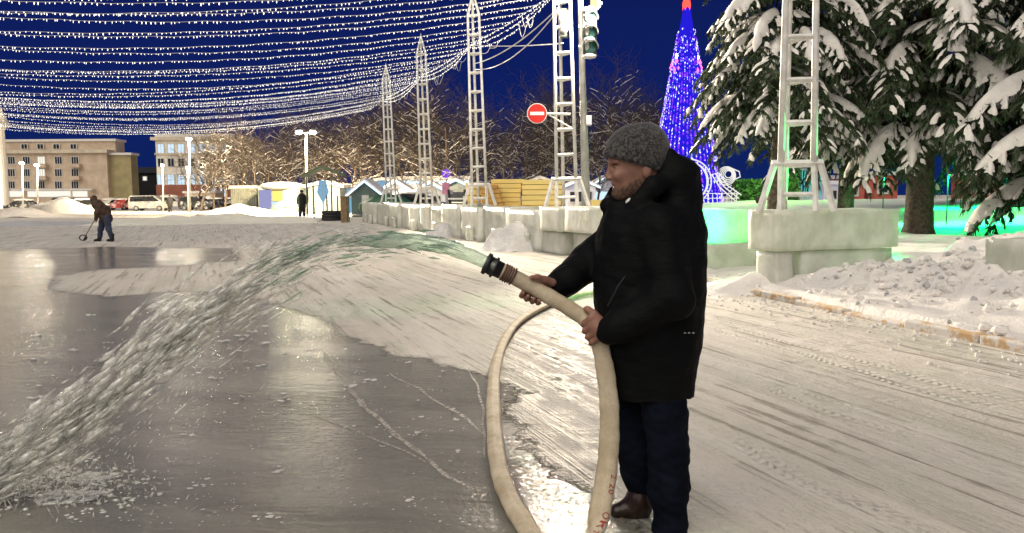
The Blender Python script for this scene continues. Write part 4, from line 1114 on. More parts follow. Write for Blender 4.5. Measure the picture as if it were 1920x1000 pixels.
# the long yellow-lit berm
def berm(name, pts, w, h, label, mat):
    mb = MB(); vs = []; n = len(pts); k = 14; sd = rng.uniform(0, 20)
    L = catmull([Vector(p) for p in pts], 12)
    for i, p in enumerate(L):
        t = (L[min(i + 1, len(L) - 1)] - L[max(i - 1, 0)]).normalized(); s_ = Vector((-t.y, t.x, 0)); e_ = min(1, min(i, len(L) - 1 - i) / 14) ** .7
        for j in range(k + 1):
            q = 2 * j / k - 1; nz = mnoise.fractal(Vector((p.x * .35 + q, p.y * .35, sd)), 1, 2, 4)
            n2 = mnoise.noise(Vector((i * .06, sd, 1)))
            vs.append(p + s_ * (q * w * (1 + .2 * n2)) + Vector((0, 0, max(-.02, (1 - abs(q)) ** .8 * h * e_ * (1 + .45 * n2 + .3 * nz) + .12 * nz * (1 - abs(q))))))
    fs = [(i * (k + 1) + j, i * (k + 1) + j + 1, (i + 1) * (k + 1) + j + 1, (i + 1) * (k + 1) + j) for i in range(len(L) - 1) for j in range(k)]
    mb.add(vs, fs); o = mb.build(name, M[mat], None, True); tag(o, label, 'snow pile', 'ploughed snow piles'); return o
berm('snow_berm', [G(190, 420), G(300, 419), G(420, 417), G(520, 416), G(600, 415)], 3.4, .50, 'long yellow-lit snow berm ploughed up across the far side of the rink', 'snow_yellow_lit')
berm('snow_berm', [G(380, 405), G(450, 404), G(575, 406)], 2.6, .72, 'higher hump of yellow-lit snow in front of the lilac tent', 'snow_yellow_lit')
berm('snow_berm', [G(-60, 424), G(60, 423), G(180, 420)], 1.4, .30, 'low grey snow ridge behind the brown-coated worker', 'snow_grey')

# ------------------------------------------------------------------ market stalls and clutter behind the far wall
M['container'] = simple('grey_green_panel', (.23, .24, .20), .6, .15, 2, .1); M['stall_grey'] = simple('stall_panel', (.20, .23, .22), .6, .15, 2); M['stall_white'] = simple('stall_white', (.70, .71, .74), .6, .08, 2)
M['tarp_green'] = simple('green_tarp', (.025, .11, .055), .5, .3, 3, .3); M['tent_teal'] = simple('tent_teal', (.10, .145, .13), .45, .2, 2); M['lilac'] = emit('lilac_glow', (.55, .55, .95), .55); M['warm_in'] = emit('stall_light', (1.0, .62, .15), 1.4); M['blue_panel'] = emit('blue_led_panel', (.32, .62, .9), .6)
M['wood'] = simple('weathered_wood', (.20, .13, .07), .8, .3, 6, .3); M['green_post'] = simple('green_post', (.11, .15, .08), .6, .2, 3); M['pink'] = simple('poster_pink', (.55, .22, .32), .6, .3, 2)
def gable(px0, px1, pye, pya, Y, d, label, wall='stall_grey', led=True, z0=0.0, front=None, cat='stall', name='market_stall'):
    a, b_ = P(px0, pye, Y), P(px1, pye, Y); ap = P((px0 + px1) / 2, pya, Y); ze_, zp_ = a.z, ap.z; x0, x1 = a.x, b_.x; xm = (x0 + x1) / 2
    t = thing(name, label, cat, (xm, Y, z0), 'market stalls behind the ice wall')
    mb = MB(); mb.prism([(x0 + .15, Y, z0), (x1 - .15, Y, z0), (x1 - .15, Y, ze_), (xm, Y, zp_ - .05), (x0 + .15, Y, ze_)], (0, 0, 0), (0, d, 0)); mb.build('wall', M[wall], t)
    sl = (zp_ - ze_) / (xm - x0); mb = MB(); 
    mb.prism([(x0 - .25, Y - .3, ze_ - .25 * sl), (xm, Y - .3, zp_), (x1 + .25, Y - .3, ze_ - .25 * sl), (x1 + .25, Y - .3, ze_ - .25 * sl + .28), (xm, Y - .3, zp_ + .3), (x0 - .25, Y - .3, ze_ - .25 * sl + .28)], (0, 0, 0), (0, d + .6, 0)); mb.build('snow_roof', M['snow'], t)
    if led:
        mb = MB(); mb.bar(Vector((x0 - .25, Y - .36, ze_ - .25 * sl + .06)), Vector((xm, Y - .36, zp_ + .06)), .10); mb.bar(Vector((xm, Y - .36, zp_ + .06)), Vector((x1 + .25, Y - .36, ze_ - .25 * sl + .06)), .10); mb.build('light_edge', M['led_blue'], t)
    if front: front(t, x0, x1, ze_, Y)
    return t
def op(mat, w=.5, h=.55, zf=.45):
    def f(t, x0, x1, ze_, Y):
        mb = MB(); mb.box(((x0 + x1) / 2, Y - .03, ze_ * zf + .4), ((x1 - x0) * w, .06, ze_ * h)); mb.build('window', M[mat], t)
        mb = MB(); mb.box(((x0 + x1) / 2, Y - .22, ze_ * zf + .4 - ze_ * h / 2 - .06), ((x1 - x0) * (w + .1), .4, .08)); mb.build('counter', M['frame'], t)
    return f
# long grey container and its neighbours
x0, x1, zt, _ = px_box(432, 482, 353, 385, 74, 3)
ct = thing('container', 'long grey-green container with a snowy roof left of the lilac tent', 'container', ((x0 + x1) / 2, 74, 0))
mb = MB(); mb.box(((x0 + x1) / 2, 75.3, zt / 2), (x1 - x0, 2.6, zt))
mb.build('wall', M['container'], ct); mb = MB()
for k in range(14): mb.box((x0 + (x1 - x0) * (k + .5) / 14, 73.97, zt / 2), (.06, .06, zt * .92))
mb.build('rib_panel', M['container'], ct); mb = MB(); mb.box(((x0 + x1) / 2, 75.3, zt + .1), (x1 - x0 + .2, 2.8, .24)); mb.build('snow_roof', M['snow'], ct)
x0, x1, zt, _ = px_box(483, 560, 350, 385, 70, 3)
tn = thing('market_tent', 'lilac-lit market tent with a warm glowing opening', 'tent', ((x0 + x1) / 2, 70, 0))
mb = MB(); mb.box(((x0 + x1) / 2, 71.6, zt / 2), (x1 - x0, 3, zt)); mb.build('wall', M['stall_grey'], tn)
mb = MB(); mb.box((x0 + (x1 - x0) * .18, 70.05, zt * .45), ((x1 - x0) * .30, .1, zt * .86)); mb.build('curtain', M['lilac'], tn)
mb = MB(); mb.box((x0 + (x1 - x0) * .48, 70.05, zt * .66), ((x1 - x0) * .24, .1, zt * .36)); mb.build('opening', M['warm_in'], tn)
mb = MB(); mb.box((x0 + (x1 - x0) * .48, 69.9, zt * .25), ((x1 - x0) * .26, .3, zt * .42)); mb.build('counter', M['win_blue'], tn)
mb = MB(); mb.ell(((x0 + x1) / 2, 71.4, zt + .05), ((x1 - x0) * .55, 2.2, .40), 0, 16, 8); mb.build('snow_roof', M['snow'], tn, True)
# teal inflatable-looking dome
g_ = P(548, 372, 66); dm_ = thing('dome_tent', 'low teal dome tent beside the lit stall', 'tent', (g_.x, 66, 0))
mb = MB(); mb.ell((g_.x, 66, 0.2), (2.0, 1.6, 1.2), 0, 20, 10); mb.build('shell', M['tent_teal'], dm_, True); mb = MB(); mb.tube([(g_.x - .5, 64.6, .1), (g_.x - .3, 64.5, .9), (g_.x + .3, 64.5, .9), (g_.x + .5, 64.6, .1)], .05, 6); mb.build('door_hoop', M['white_paint'], dm_, True)
gable(575, 640, 352, 344, 72, 3, 'plain grey stall with snowy roof behind the green posts', 'stall_grey', False)
gable(655, 715, 366, 342, 58, 3, 'grey-green gabled kiosk with a small white window', 'tent_teal', True, front=op('frame', .22, .4, .55))
gable(625, 678, 354, 350, 76, 3, 'blue-lit stall behind the gabled kiosk', 'blue_panel', True)
gable(712, 772, 362, 343, 66, 3, 'white-roofed stall with glowing blue edges behind the farthest mast', 'stall_white', True, front=op('win_blue', .6, .3))
gable(776, 838, 362, 345, 64, 3, 'white stall with blue edging behind the second farthest mast', 'stall_white', True, front=op('win_dark', .6, .35))
gable(830, 880, 352, 340, 74, 3, 'grey shuttered stall right of the pink poster', 'stall_grey', True, front=op('win_dark', .7, .4))
gable(985, 1040, 345, 335, 78, 3, 'snowy-roofed hut peeking over the yellow boards', 'stall_white', False)
gable(1058, 1120, 352, 338, 70, 3, 'white stall right of the yellow boards', 'stall_white', True, front=op('win_dark', .65, .4))
gable(1105, 1165, 350, 334, 74, 3, 'blue-edged white stall right in front of the man\'s face', 'stall_white', True, front=op('win_blue', .6, .35))
gable(675, 760, 345, 338, 84, 3, 'long stall with a blue glowing roof edge at the back', 'blue_panel', False)
x0, x1, zt, _ = px_box(748, 880, 337, 347, 80, 3)
lg = thing('long_stall', 'long white snow-roofed pavilion behind the row of stalls', 'stall', ((x0 + x1) / 2, 80, 0))
mb = MB(); mb.box(((x0 + x1) / 2, 81.5, zt / 2), (x1 - x0, 3, zt)); mb.build('wall', M['stall_white'], lg); mb = MB(); mb.box(((x0 + x1) / 2, 81.5, zt + .15), (x1 - x0 + .6, 3.6, .35)); mb.build('snow_roof', M['snow'], lg)
mb = MB(); mb.bar((x0, 79.75, zt - .3), (x1, 79.75, zt - .3), .14); mb.build('light_edge', M['led_blue'], lg)
# pink poster panel, green tarp heap, black heap
x0, x1, zt, zb_ = px_box(829, 843, 343, 364, 56, 1); ps = thing('poster', 'pink patterned poster panel beside the grey shuttered stall', 'poster', ((x0 + x1) / 2, 56, 0))
mb = MB(); mb.box(((x0 + x1) / 2, 56, (zt + zb_) / 2), (x1 - x0, .06, zt - zb_)); mb.build('board', M['pink'], ps); mb = MB(); mb.box(((x0 + x1) / 2, 56.06, zb_ / 2 + .2), (.08, .06, zb_ + .3)); mb.build('post', M['steel'], ps)
g_ = P(725, 376, 54); tp_ = thing('tarpaulin_heap', 'heap of goods under a dark green tarpaulin beyond the ice wall', 'tarpaulin', (g_.x, 54, 0)); mb = MB(); mb.ell((g_.x, 54, .7), (1.9, 1.2, 1.0), 0, 18, 10, None, .08); mb.build('cover', M['tarp_green'], tp_, True)
mb = MB(); mb.ell((g_.x - .9, 53.2, .5), (.6, .5, .55), 0, 10, 6, None, .1); mb.build('load', M['black_metal'], tp_, True)
car('suv', 'black', gc(790, 60), R(5), 'black car between the far masts behind the ice wall', .2)
# green posts with shelter roof and figures
for px, pyt in ((576, 330), (588, 328), (622, 330), (560, 365), (613, 366), (633, 367)):
    g_ = gc(px, 50); z = P(px, pyt, 50).z; mb = MB(); mb.tube([(g_.x, 50, 0), (g_.x, 50, z)], .05, 8); o = mb.build('green_post', M['green_post'], None, True)
    tag(o, 'tall thin green post carrying the small green canopy' if pyt < 340 else 'short thin green post standing by the tyre pile', 'post', 'green posts at the rink corner')
a, b_ = P(563, 332, 50.3), P(643, 331, 50.3); ap = P(600, 315, 50.3); mb = MB(); mb.prism([tuple(a), tuple(ap), tuple(b_), tuple(b_ + Vector((0, 0, .12))), tuple(ap + Vector((0, 0, .14))), tuple(a + Vector((0, 0, .12)))], (0, 0, 0), (0, 1.6, 0)); o = mb.build('green_canopy', M['green_post']); tag(o, 'small green peaked canopy on thin posts at the rink corner', 'canopy')
x0, x1, zt, _ = px_box(639, 652, 368, 413, 46, 1); bd_ = thing('board_post', 'upright brown wooden board post at the start of the ice wall', 'post', ((x0 + x1) / 2, 46, 0)); mb = MB(); mb.box(((x0 + x1) / 2, 46, zt / 2), (x1 - x0, .3, zt)); mb.build('board', M['wood'], bd_, bevel=.02); mb = MB(); mb.box((x1 + .06, 46, zt / 2), (.09, .2, zt * .98)); mb.build('edge_strip', M['green_post'], bd_)
g_ = G(622, 414); mb = MB()
for k in range(3): 
    q = [(g_.x + .55 * math.cos(a_) + .02 * k, g_.y + .55 * math.sin(a_), .12 + .2 * k) for a_ in np.linspace(0, 2 * math.pi, 20)]; mb = MB(); mb.tube(q, .12, 8, 0, False); o = mb.build('tyre', M['rubber'], None, True); tag(o, 'black tyre in the low stack at the foot of the green posts', 'tyre', 'tyres stacked at the rink corner')
# blue diamond light ornament
g_ = gc(606, 52); od = thing('light_ornament', 'blue diamond-shaped light ornament on a pole', 'light ornament', (g_.x, 52, 0)); zc_ = P(606, 358, 52).z
mb = MB(); mb.tube([(g_.x, 52, 0), (g_.x, 52, zc_)], .04, 6); mb.build('pole', M['white_paint'], od); mb = MB(); mb.prism([(g_.x, 51.9, zc_ - .85), (g_.x + .38, 51.9, zc_ - .1), (g_.x + .2, 51.9, zc_ + .7), (g_.x - .2, 51.9, zc_ + .7), (g_.x - .38, 51.9, zc_ - .1)], (0, 0, 0), (0, .2, 0)); mb.build('panel', M['blue_panel'], od)
for s_ in (-.2, 0, .2):
    mb = MB(); mb.bar((g_.x + s_, 51.85, zc_ - .5 + abs(s_)), (g_.x + s_, 51.85, zc_ + .65), .03); mb.build('lattice', M['white_paint'], od)

# ------------------------------------------------------------------ stacks of yellow boards behind the third mast
yt = NT('yellow_board'); yn = yt.noise(yt.coord((.6, 6, 6)), 2, 4); M['yellow'] = yt.done(yt.bsdf(Base_Color=yt.mix(yn, (.80, .58, .15), (.93, .78, .33)), Roughness=.6))
M['orange_board'] = simple('orange_board', (.62, .36, .10), .65, .2, 4)
def stack(px0, px1, pyt, pyb, Y, n, label, mat, skew=0.0, d=1.2):
    x0, x1, zt, zb_ = px_box(px0, px1, pyt, pyb, Y, 1); t = thing('board_stack', label, 'board stack', ((x0 + x1) / 2, Y, 0), 'stacks of yellow boards')
    zb_ = .5; h = (zt - zb_) / n
    for k in range(n):
        o_ = rng.uniform(-.05, .05) + skew * (k - n / 2); mb = MB(); mb.box(((x0 + x1) / 2 + o_, Y + d / 2 + rng.uniform(-.03, .03), zb_ + h * (k + .5)), (x1 - x0, d, h * .90)); mb.build('board', M[mat], t, bevel=.012)
        mb = MB(); mb.box(((x0 + x1) / 2 + o_, Y + d / 2, zb_ + h * k + .004), (x1 - x0 - .12, d - .1, h * .10)); mb.build('spacer', M['wood'], t)
    return t
stack(978, 1052, 337, 385, 31, 8, 'big stack of yellow boards beside the mast with the no-entry sign', 'yellow')
stack(916, 976, 336, 385, 31.6, 9, 'middle stack of yellow boards with uneven ends', 'yellow', .02)
stack(905, 942, 346, 385, 30.6, 8, 'small leaning stack of orange-brown boards', 'orange_board', -.05)
stack(870, 903, 343, 385, 31.0, 6, 'short stack of yellow boards left of the third mast', 'yellow')
stack(1108, 1145, 374, 388, 27, 2, 'low yellow board pile right beside the man\'s chest', 'yellow')
mb = MB(); q = P(842, 386, 30); 
bn = thing('bench_frame', 'white trestle with black legs left of the yellow boards', 'trestle', (q.x, 30, 0))
for px in (842, 872):
    mb = MB(); a = P(px, 390, 30); mb.bar(P(px - 1, 356, 30), P(px + 3, 388, 30), .07); mb.build('leg', M['black_metal'], bn)
mb = MB(); mb.box((P(858, 373, 30).x, 30.2, P(858, 373, 30).z), (.75, .5, .06)); mb.build('top', M['white_paint'], bn)
mb = MB(); mb.box((P(858, 382, 30).x, 30.2, P(858, 384, 30).z), (.75, .5, .05)); mb.build('shelf', M['yellow'], bn)

# ------------------------------------------------------------------ light cone tree, light sculptures, green things
YC = 60; bx = P(1283, 372, YC); zt = P(1283, 8, YC).z
M['cone_net'] = emit('cone_net_glow', (.016, .012, .62), 1.0, False); M['cone_bulb'] = emit('cone_bulb', (.42, .45, 1.0), 2.6, False); M['cone_dark'] = emit('cone_bulb_violet', (.18, .03, .9), 1.6, False); M['red_glow'] = emit('red_star', (1, .05, .03), 3.0); M['cone_pink'] = emit('cone_bulb_pink', (1.0, .15, .5), 2.0, False)
ctree = thing('light_cone_tree', 'tall cone-shaped Christmas tree of blue lights with a red tip', 'light tree', (bx.x, YC, .4))
rb_ = 3.0; mb = MB(); mb.tube([(bx.x, YC, .4), (bx.x, YC, zt)], [rb_ * .93, .22], 40); mb.build('net', M['cone_net'], ctree, True)
mb = MB(); mb.tube([(bx.x, YC, 0), (bx.x, YC, 1)], .4, 12); mb.build('trunk', M['steel'], ctree)
mb = MB(); mb.tube([(bx.x, YC, zt - .6), (bx.x, YC, zt), (bx.x, YC, zt + 1.2)], [.30, .34, .03], 5); mb.build('star', M['red_glow'], ctree)
def bulbs(n, mat, sz, name='bulbs', zr=(0, 1)):
    vs, fs = [], []
    strands = 44
    for i in range(n):
        t = zr[0] + (zr[1] - zr[0]) * (1 - math.sqrt(1 - wr2.random() * .985)) if zr == (0, 1) else wr2.uniform(*zr)
        a_ = 2 * math.pi * (wr2.randrange(strands) + wr2.uniform(-.12, .12)) / strands; r_ = rb_ * (1 - t) + .24 * t + .05
        c = Vector((bx.x + r_ * math.cos(a_), YC + r_ * math.sin(a_), .5 + (zt - .5) * t)); b_ = len(vs); s_ = sz * wr2.uniform(.5, 1.3); out = Vector((math.cos(a_), math.sin(a_), 0)); tx = Vector((-out.y, out.x, 0))
        vs += [c + tx * s_, c + Vector((0, 0, s_ * 1.8)), c - tx * s_, c - Vector((0, 0, s_ * 1.8)), c + out * s_]; fs += [(b_, b_ + 1, b_ + 4), (b_ + 1, b_ + 2, b_ + 4), (b_ + 2, b_ + 3, b_ + 4), (b_ + 3, b_, b_ + 4)]
    o = np_mesh(name, vs, fs, mat, ctree); tag(o, kind='stuff')
wr2 = random.Random(3)
bulbs(2600, M['cone_bulb'], .042); bulbs(2200, M['cone_dark'], .06); bulbs(26, M['cone_pink'], .13, 'bulbs', (.66, .73)); bulbs(4, M['lamp_white'], .10, 'bulbs', (.74, .76))
lamp_light('cone_glow', (bx.x, YC - 6, 5), 900, (.12, .12, 1), 2.5)
M['tube_white'] = emit('white_light_tube', (.95, .93, .86), .85)
def arc(c, r, a0, a1, n=26, yo=0): return [c + Vector((r * math.cos(a0 + (a1 - a0) * i / n), yo, r * math.sin(a0 + (a1 - a0) * i / n))) for i in range(n + 1)]
YS = 34
sc1 = thing('light_sculpture', 'big crescent-shaped white light sculpture behind the man\'s hood', 'light sculpture', gp(1300, 385, YS)); c = P(1292, 341, YS)
for r_, yo in ((.98, 0), (.84, 0), (.92, .5)):
    mb = MB(); mb.tube(arc(c, r_, -1.9, 1.9, 30, yo), .028, 6); mb.build('hoop', M['tube_white'], sc1, True)
mb = MB(); mb.tube(arc(c + Vector((-.35, .2, -.05)), .78, -1.7, 1.5), .024, 6); mb.build('hoop', M['tube_white'], sc1, True)
mb = MB()
for a_ in np.linspace(-1.8, 1.8, 12): mb.bar(c + Vector((.84 * math.cos(a_), 0, .84 * math.sin(a_))), c + Vector((.98 * math.cos(a_), 0, .98 * math.sin(a_))), .018)
mb.build('spoke', M['tube_white'], sc1)
sc2 = thing('light_sculpture', 'white light sculpture of curled loops on slanting rails', 'light sculpture', gp(1365, 385, YS)); c = P(1362, 330, YS)
for k in range(5):
    mb = MB(); mb.tube(arc(c + Vector((.05 * k, .1 * k, .02 * k)), .40 - .06 * k, 0, 2 * math.pi, 24), .022, 6, 0, False); mb.build('hoop', M['tube_white'], sc2, True)
for k in range(3):
    mb = MB(); mb.tube([P(1334 + 7 * k, 327 - 2 * k, YS), P(1350 + 7 * k, 352 - 2 * k, YS), P(1380 + 5 * k, 378 - 6 * k, YS)], .026, 6); mb.build('rail', M['tube_white'], sc2, True)
mb = MB()
for k in range(9): mb.bar(P(1335 + 5.2 * k, 328 + 5.5 * k, YS), P(1349 + 4.6 * k, 323 + 4.9 * k, YS), .022)
mb.build('rung', M['tube_white'], sc2)
mb = MB()
for px in range(1300, 1386, 9): mb.bar(P(px, 362, YS + .3), P(px, 382, YS + .3), .022)
for py in (363, 372, 381): mb.bar(P(1298, py, YS + .3), P(1386, py, YS + .3), .022)
o = mb.build('light_fence', M['tube_white']); tag(o, 'low white grid fence under the light sculptures', 'fence')
# end hoop sticking right
mb = MB(); mb.tube([P(1372, 316, YS), P(1386, 322, YS), P(1388, 332, YS), P(1376, 337, YS)], .026, 6); mb.build('hoop', M['tube_white'], sc2, True)
# green-lit hedge and teal light curtain far behind
hg = NT('hedge_leaves'); hn_ = hg.noise(hg.coord(), 1.4, 6, .7); M['hedge'] = hg.done(hg.bsdf(Base_Color=hg.mix(hg.ss(hn_, .4, .6), (.02, .05, .02), (.09, .16, .05)), Roughness=.8))
def hedge(px0, px1, pyt, Y, label):
    x0, x1, zt, _ = px_box(px0, px1, pyt, 385, Y, 1); z0 = lawn_h((x0 + x1) / 2, Y) - .05; hr = random.Random(int(px0)); vs, fs = [], []
    for _ in range(2600):
        c = Vector((hr.uniform(x0, x1), Y + hr.uniform(0, 1.2), z0 + (zt - z0) * hr.random() ** .8 * (1 + .1 * math.sin(px0 + 3 * (x0))))); d = Vector((hr.gauss(0, 1), hr.gauss(0, 1), hr.gauss(0, 1))).normalized() * .13; e_ = Vector((hr.gauss(0, 1), hr.gauss(0, 1), hr.gauss(0, 1))).normalized() * .10
        b_ = len(vs); vs += [c - d, c + e_, c + d, c - e_]; fs.append((b_, b_ + 1, b_ + 2, b_ + 3))
    o = np_mesh('hedge', vs, fs, M['hedge']); tag(o, label, 'hedge')
hedge(1382, 1446, 340, 44, 'green-lit hedge behind the light sculptures')
hedge(1458, 1500, 322, 44, 'hedge glowing green between the spruce trunk and the mast')
g_ = gp(1422, 372, 43); lamp_light('green_lamp', (g_.x - .3, 40.5, g_.z + 2.2), 700, (.25, 1, .15), .2)
M['teal_led'] = emit('teal_led', (.12, .55, .42), .8, False)
x0, x1, zt, zb_ = px_box(1492, 1538, 318, 372, 46, 1); lc_ = thing('light_curtain', 'teal curtain of hanging lights seen through the near mast', 'light curtain', ((x0 + x1) / 2, 46, zb_))
mb = MB(); mb.bar((x0, 46, zt), (x1, 46, zt), .08); mb.build('rail', M['steel'], lc_)
for k in range(12):
    mb = MB(); x = x0 + (x1 - x0) * k / 11; pts = [(x + rng.uniform(-.03, .03), 46 + rng.uniform(-.03, .03), zt + (zb_ - zt) * i / 8) for i in range(9)]; mb.tube(pts, .035, 5); mb.build('strand', M['teal_led'], lc_)
M['red_wall'] = simple('red_stall', (.42, .10, .07), .7, .3, .8)
def hut(px0, px1, pyt, Y, label, mat, roof='snow', win='win_lit'):
    x0, x1, zt, _ = px_box(px0, px1, pyt, 385, Y, 1); t = thing('hut', label, 'hut', ((x0 + x1) / 2, Y, .3), 'huts beyond the snowy lawn'); mb = MB(); mb.box(((x0 + x1) / 2, Y + 1.5, (zt + .2) / 2), (x1 - x0, 3, zt - .2)); mb.build('wall', M[mat], t)
    mb = MB(); mb.box(((x0 + x1) / 2, Y + 1.5, zt + .1), (x1 - x0 + .4, 3.5, .3)); mb.build('snow_roof', M[roof], t); n = max(1, int((x1 - x0) / 1.6))
    for k in range(n): window(t, Vector((x0 + (x1 - x0) * (k + .5) / n, Y, zt * .62)), .8, .7, win if k % 2 else 'win_dark', 1)
hut(1575, 1620, 334, 64, 'red hut with lit windows left of the thick spruce trunk', 'red_wall'); hut(1628, 1682, 328, 66, 'longer red hut just left of the thick spruce trunk', 'red_wall')
hut(1822, 1872, 330, 66, 'red hut right of the thick spruce trunk', 'red_wall'); hut(1545, 1574, 345, 62, 'small white hut with snow beside the red huts', 'stall_white', win='win_blue')
hut(346, 404, 362, 110, 'hut with a thick snow roof behind the black off-road car', 'brown_wall')
# blue lantern ball, dark pine
g_ = P(836, 326, 78); lb = thing('light_ball', 'small violet-blue light ball on the roof of the long pavilion', 'light ornament', (g_.x, 78, 0)); mb = MB(); mb.ell(g_, (.45, .45, .45), 0, 14, 8); mb.build('ball', M['cone_dark'], lb, True); mb = MB(); mb.tube([(g_.x, 78, 0), g_], .05, 6); mb.build('pole', M['steel'], lb)
# green floods behind the near pedestal
def flood(loc, tgt, power, col, label, spot=95):
    t = thing('spotlight', label, 'spotlight', loc, 'green spotlights on the lawn'); d_ = (Vector(tgt) - Vector(loc)).normalized()
    mb = MB(); mb.tube([Vector(loc) - d_ * .12, Vector(loc) + d_ * .10], [.03, .05], 12); mb.build('housing', M['black_metal'], t); mb = MB(); mb.tube([Vector(loc) + d_ * .101, Vector(loc) + d_ * .105], .04, 12); mb.build('lens', emit('green_lens', (.05, 1, .3), 3), t)
    mb = MB(); mb.bar(Vector((loc[0], loc[1], .3)), Vector(loc), .03); mb.build('stake', M['black_metal'], t)
    lamp_light('green_spot', Vector(loc) + d_ * .14, power, col, .06, 'SPOT', tgt, spot, .5)
GRN = (.0, 1.0, .19)
for px, Y_, lb in ((1655, 22.5, 'green spotlight over the lawn left of the thick spruce trunk'), (1775, 21.5, 'green spotlight over the lawn right of the thick spruce trunk'), (1880, 22, 'green spotlight under the right-hand spruce'), (1800, 27, 'green spotlight far back on the lawn behind the thick trunk')):
    q = gp(px, 400, Y_, 1.5); flood(q, q + Vector((0.1, -.3, -1)), 1300, GRN, lb, 156)
lamp_light('added_green_light', wall_p(2.5, .55, .93), 110, GRN, .05)   # unseen green light added inside the block so its faces glow
pb = wall_p(.9, 3.2, 1.0); flood(pb, wall_p(.3, 2.2, 1.0), 1400, GRN, 'green spotlight at the right end of the near pedestal', 80)

# ------------------------------------------------------------------ people farther off
M['coat_brown'] = simple('brown_jacket', (.050, .026, .014), .8, .5, 9, .3); M['jeans'] = simple('blue_jeans', (.025, .035, .07), .8, .3, 9); M['coat_black'] = simple('black_coat', (.006, .006, .007), .85, .3, 6)
wk = thing('person', 'worker in a brown hooded jacket and jeans scraping the ice', 'person', G(195, 454))
YW = G(195, 453).y
def W(px, py, dy=0): return P(px, py, YW + dy)
wpx = YW / F
f_ = Field((W(140, 400).x, YW - .5, -.02), (W(225, 400).x, YW + .5, W(170, 358).z), .016)
f_.ell(W(173, 373), (4.5 * wpx, .085, 5.6 * wpx), .03); f_.cone(W(175, 378), W(184, 388), .05, .06)
f_.chain([W(185, 386), W(196, 400), W(198, 412)], [.12, .13, .12], .05)
for s_ in (-1, 1): f_.chain([W(186, 386, .17 * s_), W(181, 400, .22 * s_), W(180, 412, .10 * s_)], [.06, .045, .035], .03)
f_.ell(W(180, 414, .06), (.045, .03, .05), .02); f_.ell(W(180, 412, -.08), (.045, .03, .05), .02)
f_.chain([W(193, 412, .09), W(188, 432, .10), W(186, 449, .10)], [.09, .065, .05]); f_.chain([W(200, 412, -.09), W(204, 432, -.10), W(211, 449, -.10)], [.09, .065, .05])
f_.mesh('body', M['skin'], wk)
f_ = Field((W(140, 400).x, YW - .5, W(190, 418).z), (W(225, 400).x, YW + .5, W(170, 358).z), .014)
f_.chain([W(183, 384), W(194, 397), W(199, 409)], [.19, .225, .21], .06); f_.ell(W(176, 373, 0), (6 * wpx, .115, 6.6 * wpx), .03); f_.cone(W(178, 377), W(186, 386), .10, .14)
for s_ in (-1, 1): f_.chain([W(187, 386, .17 * s_), W(181, 400, .23 * s_), W(180, 410, .11 * s_)], [.10, .08, .06], .04)
f_.ell(W(168.5, 374), (3.2 * wpx, .08, 5.2 * wpx), .01, 0, True); f_.ripple(.012, 22, 6); f_.mesh('jacket', M['coat_brown'], wk)
f_ = Field((W(140, 400).x, YW - .5, .05), (W(225, 400).x, YW + .5, W(190, 402).z), .014)
f_.chain([W(194, 408, .09), W(189, 430, .10), W(187, 444, .10)], [.13, .095, .08], .04); f_.chain([W(200, 408, -.09), W(204, 430, -.10), W(209, 444, -.10)], [.13, .095, .08], .04); f_.ripple(.008, 30, 2); f_.mesh('jeans', M['jeans'], wk)
for px, dy in ((186, .10), (210, -.10)):
    f_ = Field((W(px - 16, 400).x, YW + dy - .15, -.02), (W(px + 14, 400).x, YW + dy + .15, .40), .014); f_.cone(W(px + (2 if px < 200 else 0), 441, dy), W(px, 450, dy), .075, .07); f_.cone(W(px, 450, dy), W(px - 8, 451, dy), .065, .045, .03); f_.mesh('boot', M['coat_black'], wk)
shv = thing('ice_scraper', 'black scraper shovel on a long stick held by the worker', 'scraper', G(157, 452)); mb = MB(); mb.tube([W(184, 402, -.06), W(172, 422, -.05), W(161, 441, -.04)], .018, 6); mb.build('handle', M['wood'], shv)
mb = MB(); vs = []
for i in range(9):
    a_ = -1.0 + 2.0 * i / 8
    for z_ in (0, 1): vs.append(W(155 + 6 * math.cos(a_) - 1 + z_ * 4, 451 - z_ * 9, a_ * .24))
mb.add(vs, [(2 * i, 2 * i + 2, 2 * i + 3, 2 * i + 1) for i in range(8)]); o = mb.build('blade', M['black_metal'], shv, True); q = o.modifiers.new('s', 'SOLIDIFY'); q.thickness = .03
mb = MB(); q = [W(156 + 7 * math.cos(a_), 446 + 5 * math.sin(a_), .1 * math.sin(a_)) for a_ in np.linspace(0, 6.28, 14)]; mb.tube(q, .02, 5, 0, False); mb.build('rim', M['black_metal'], shv)
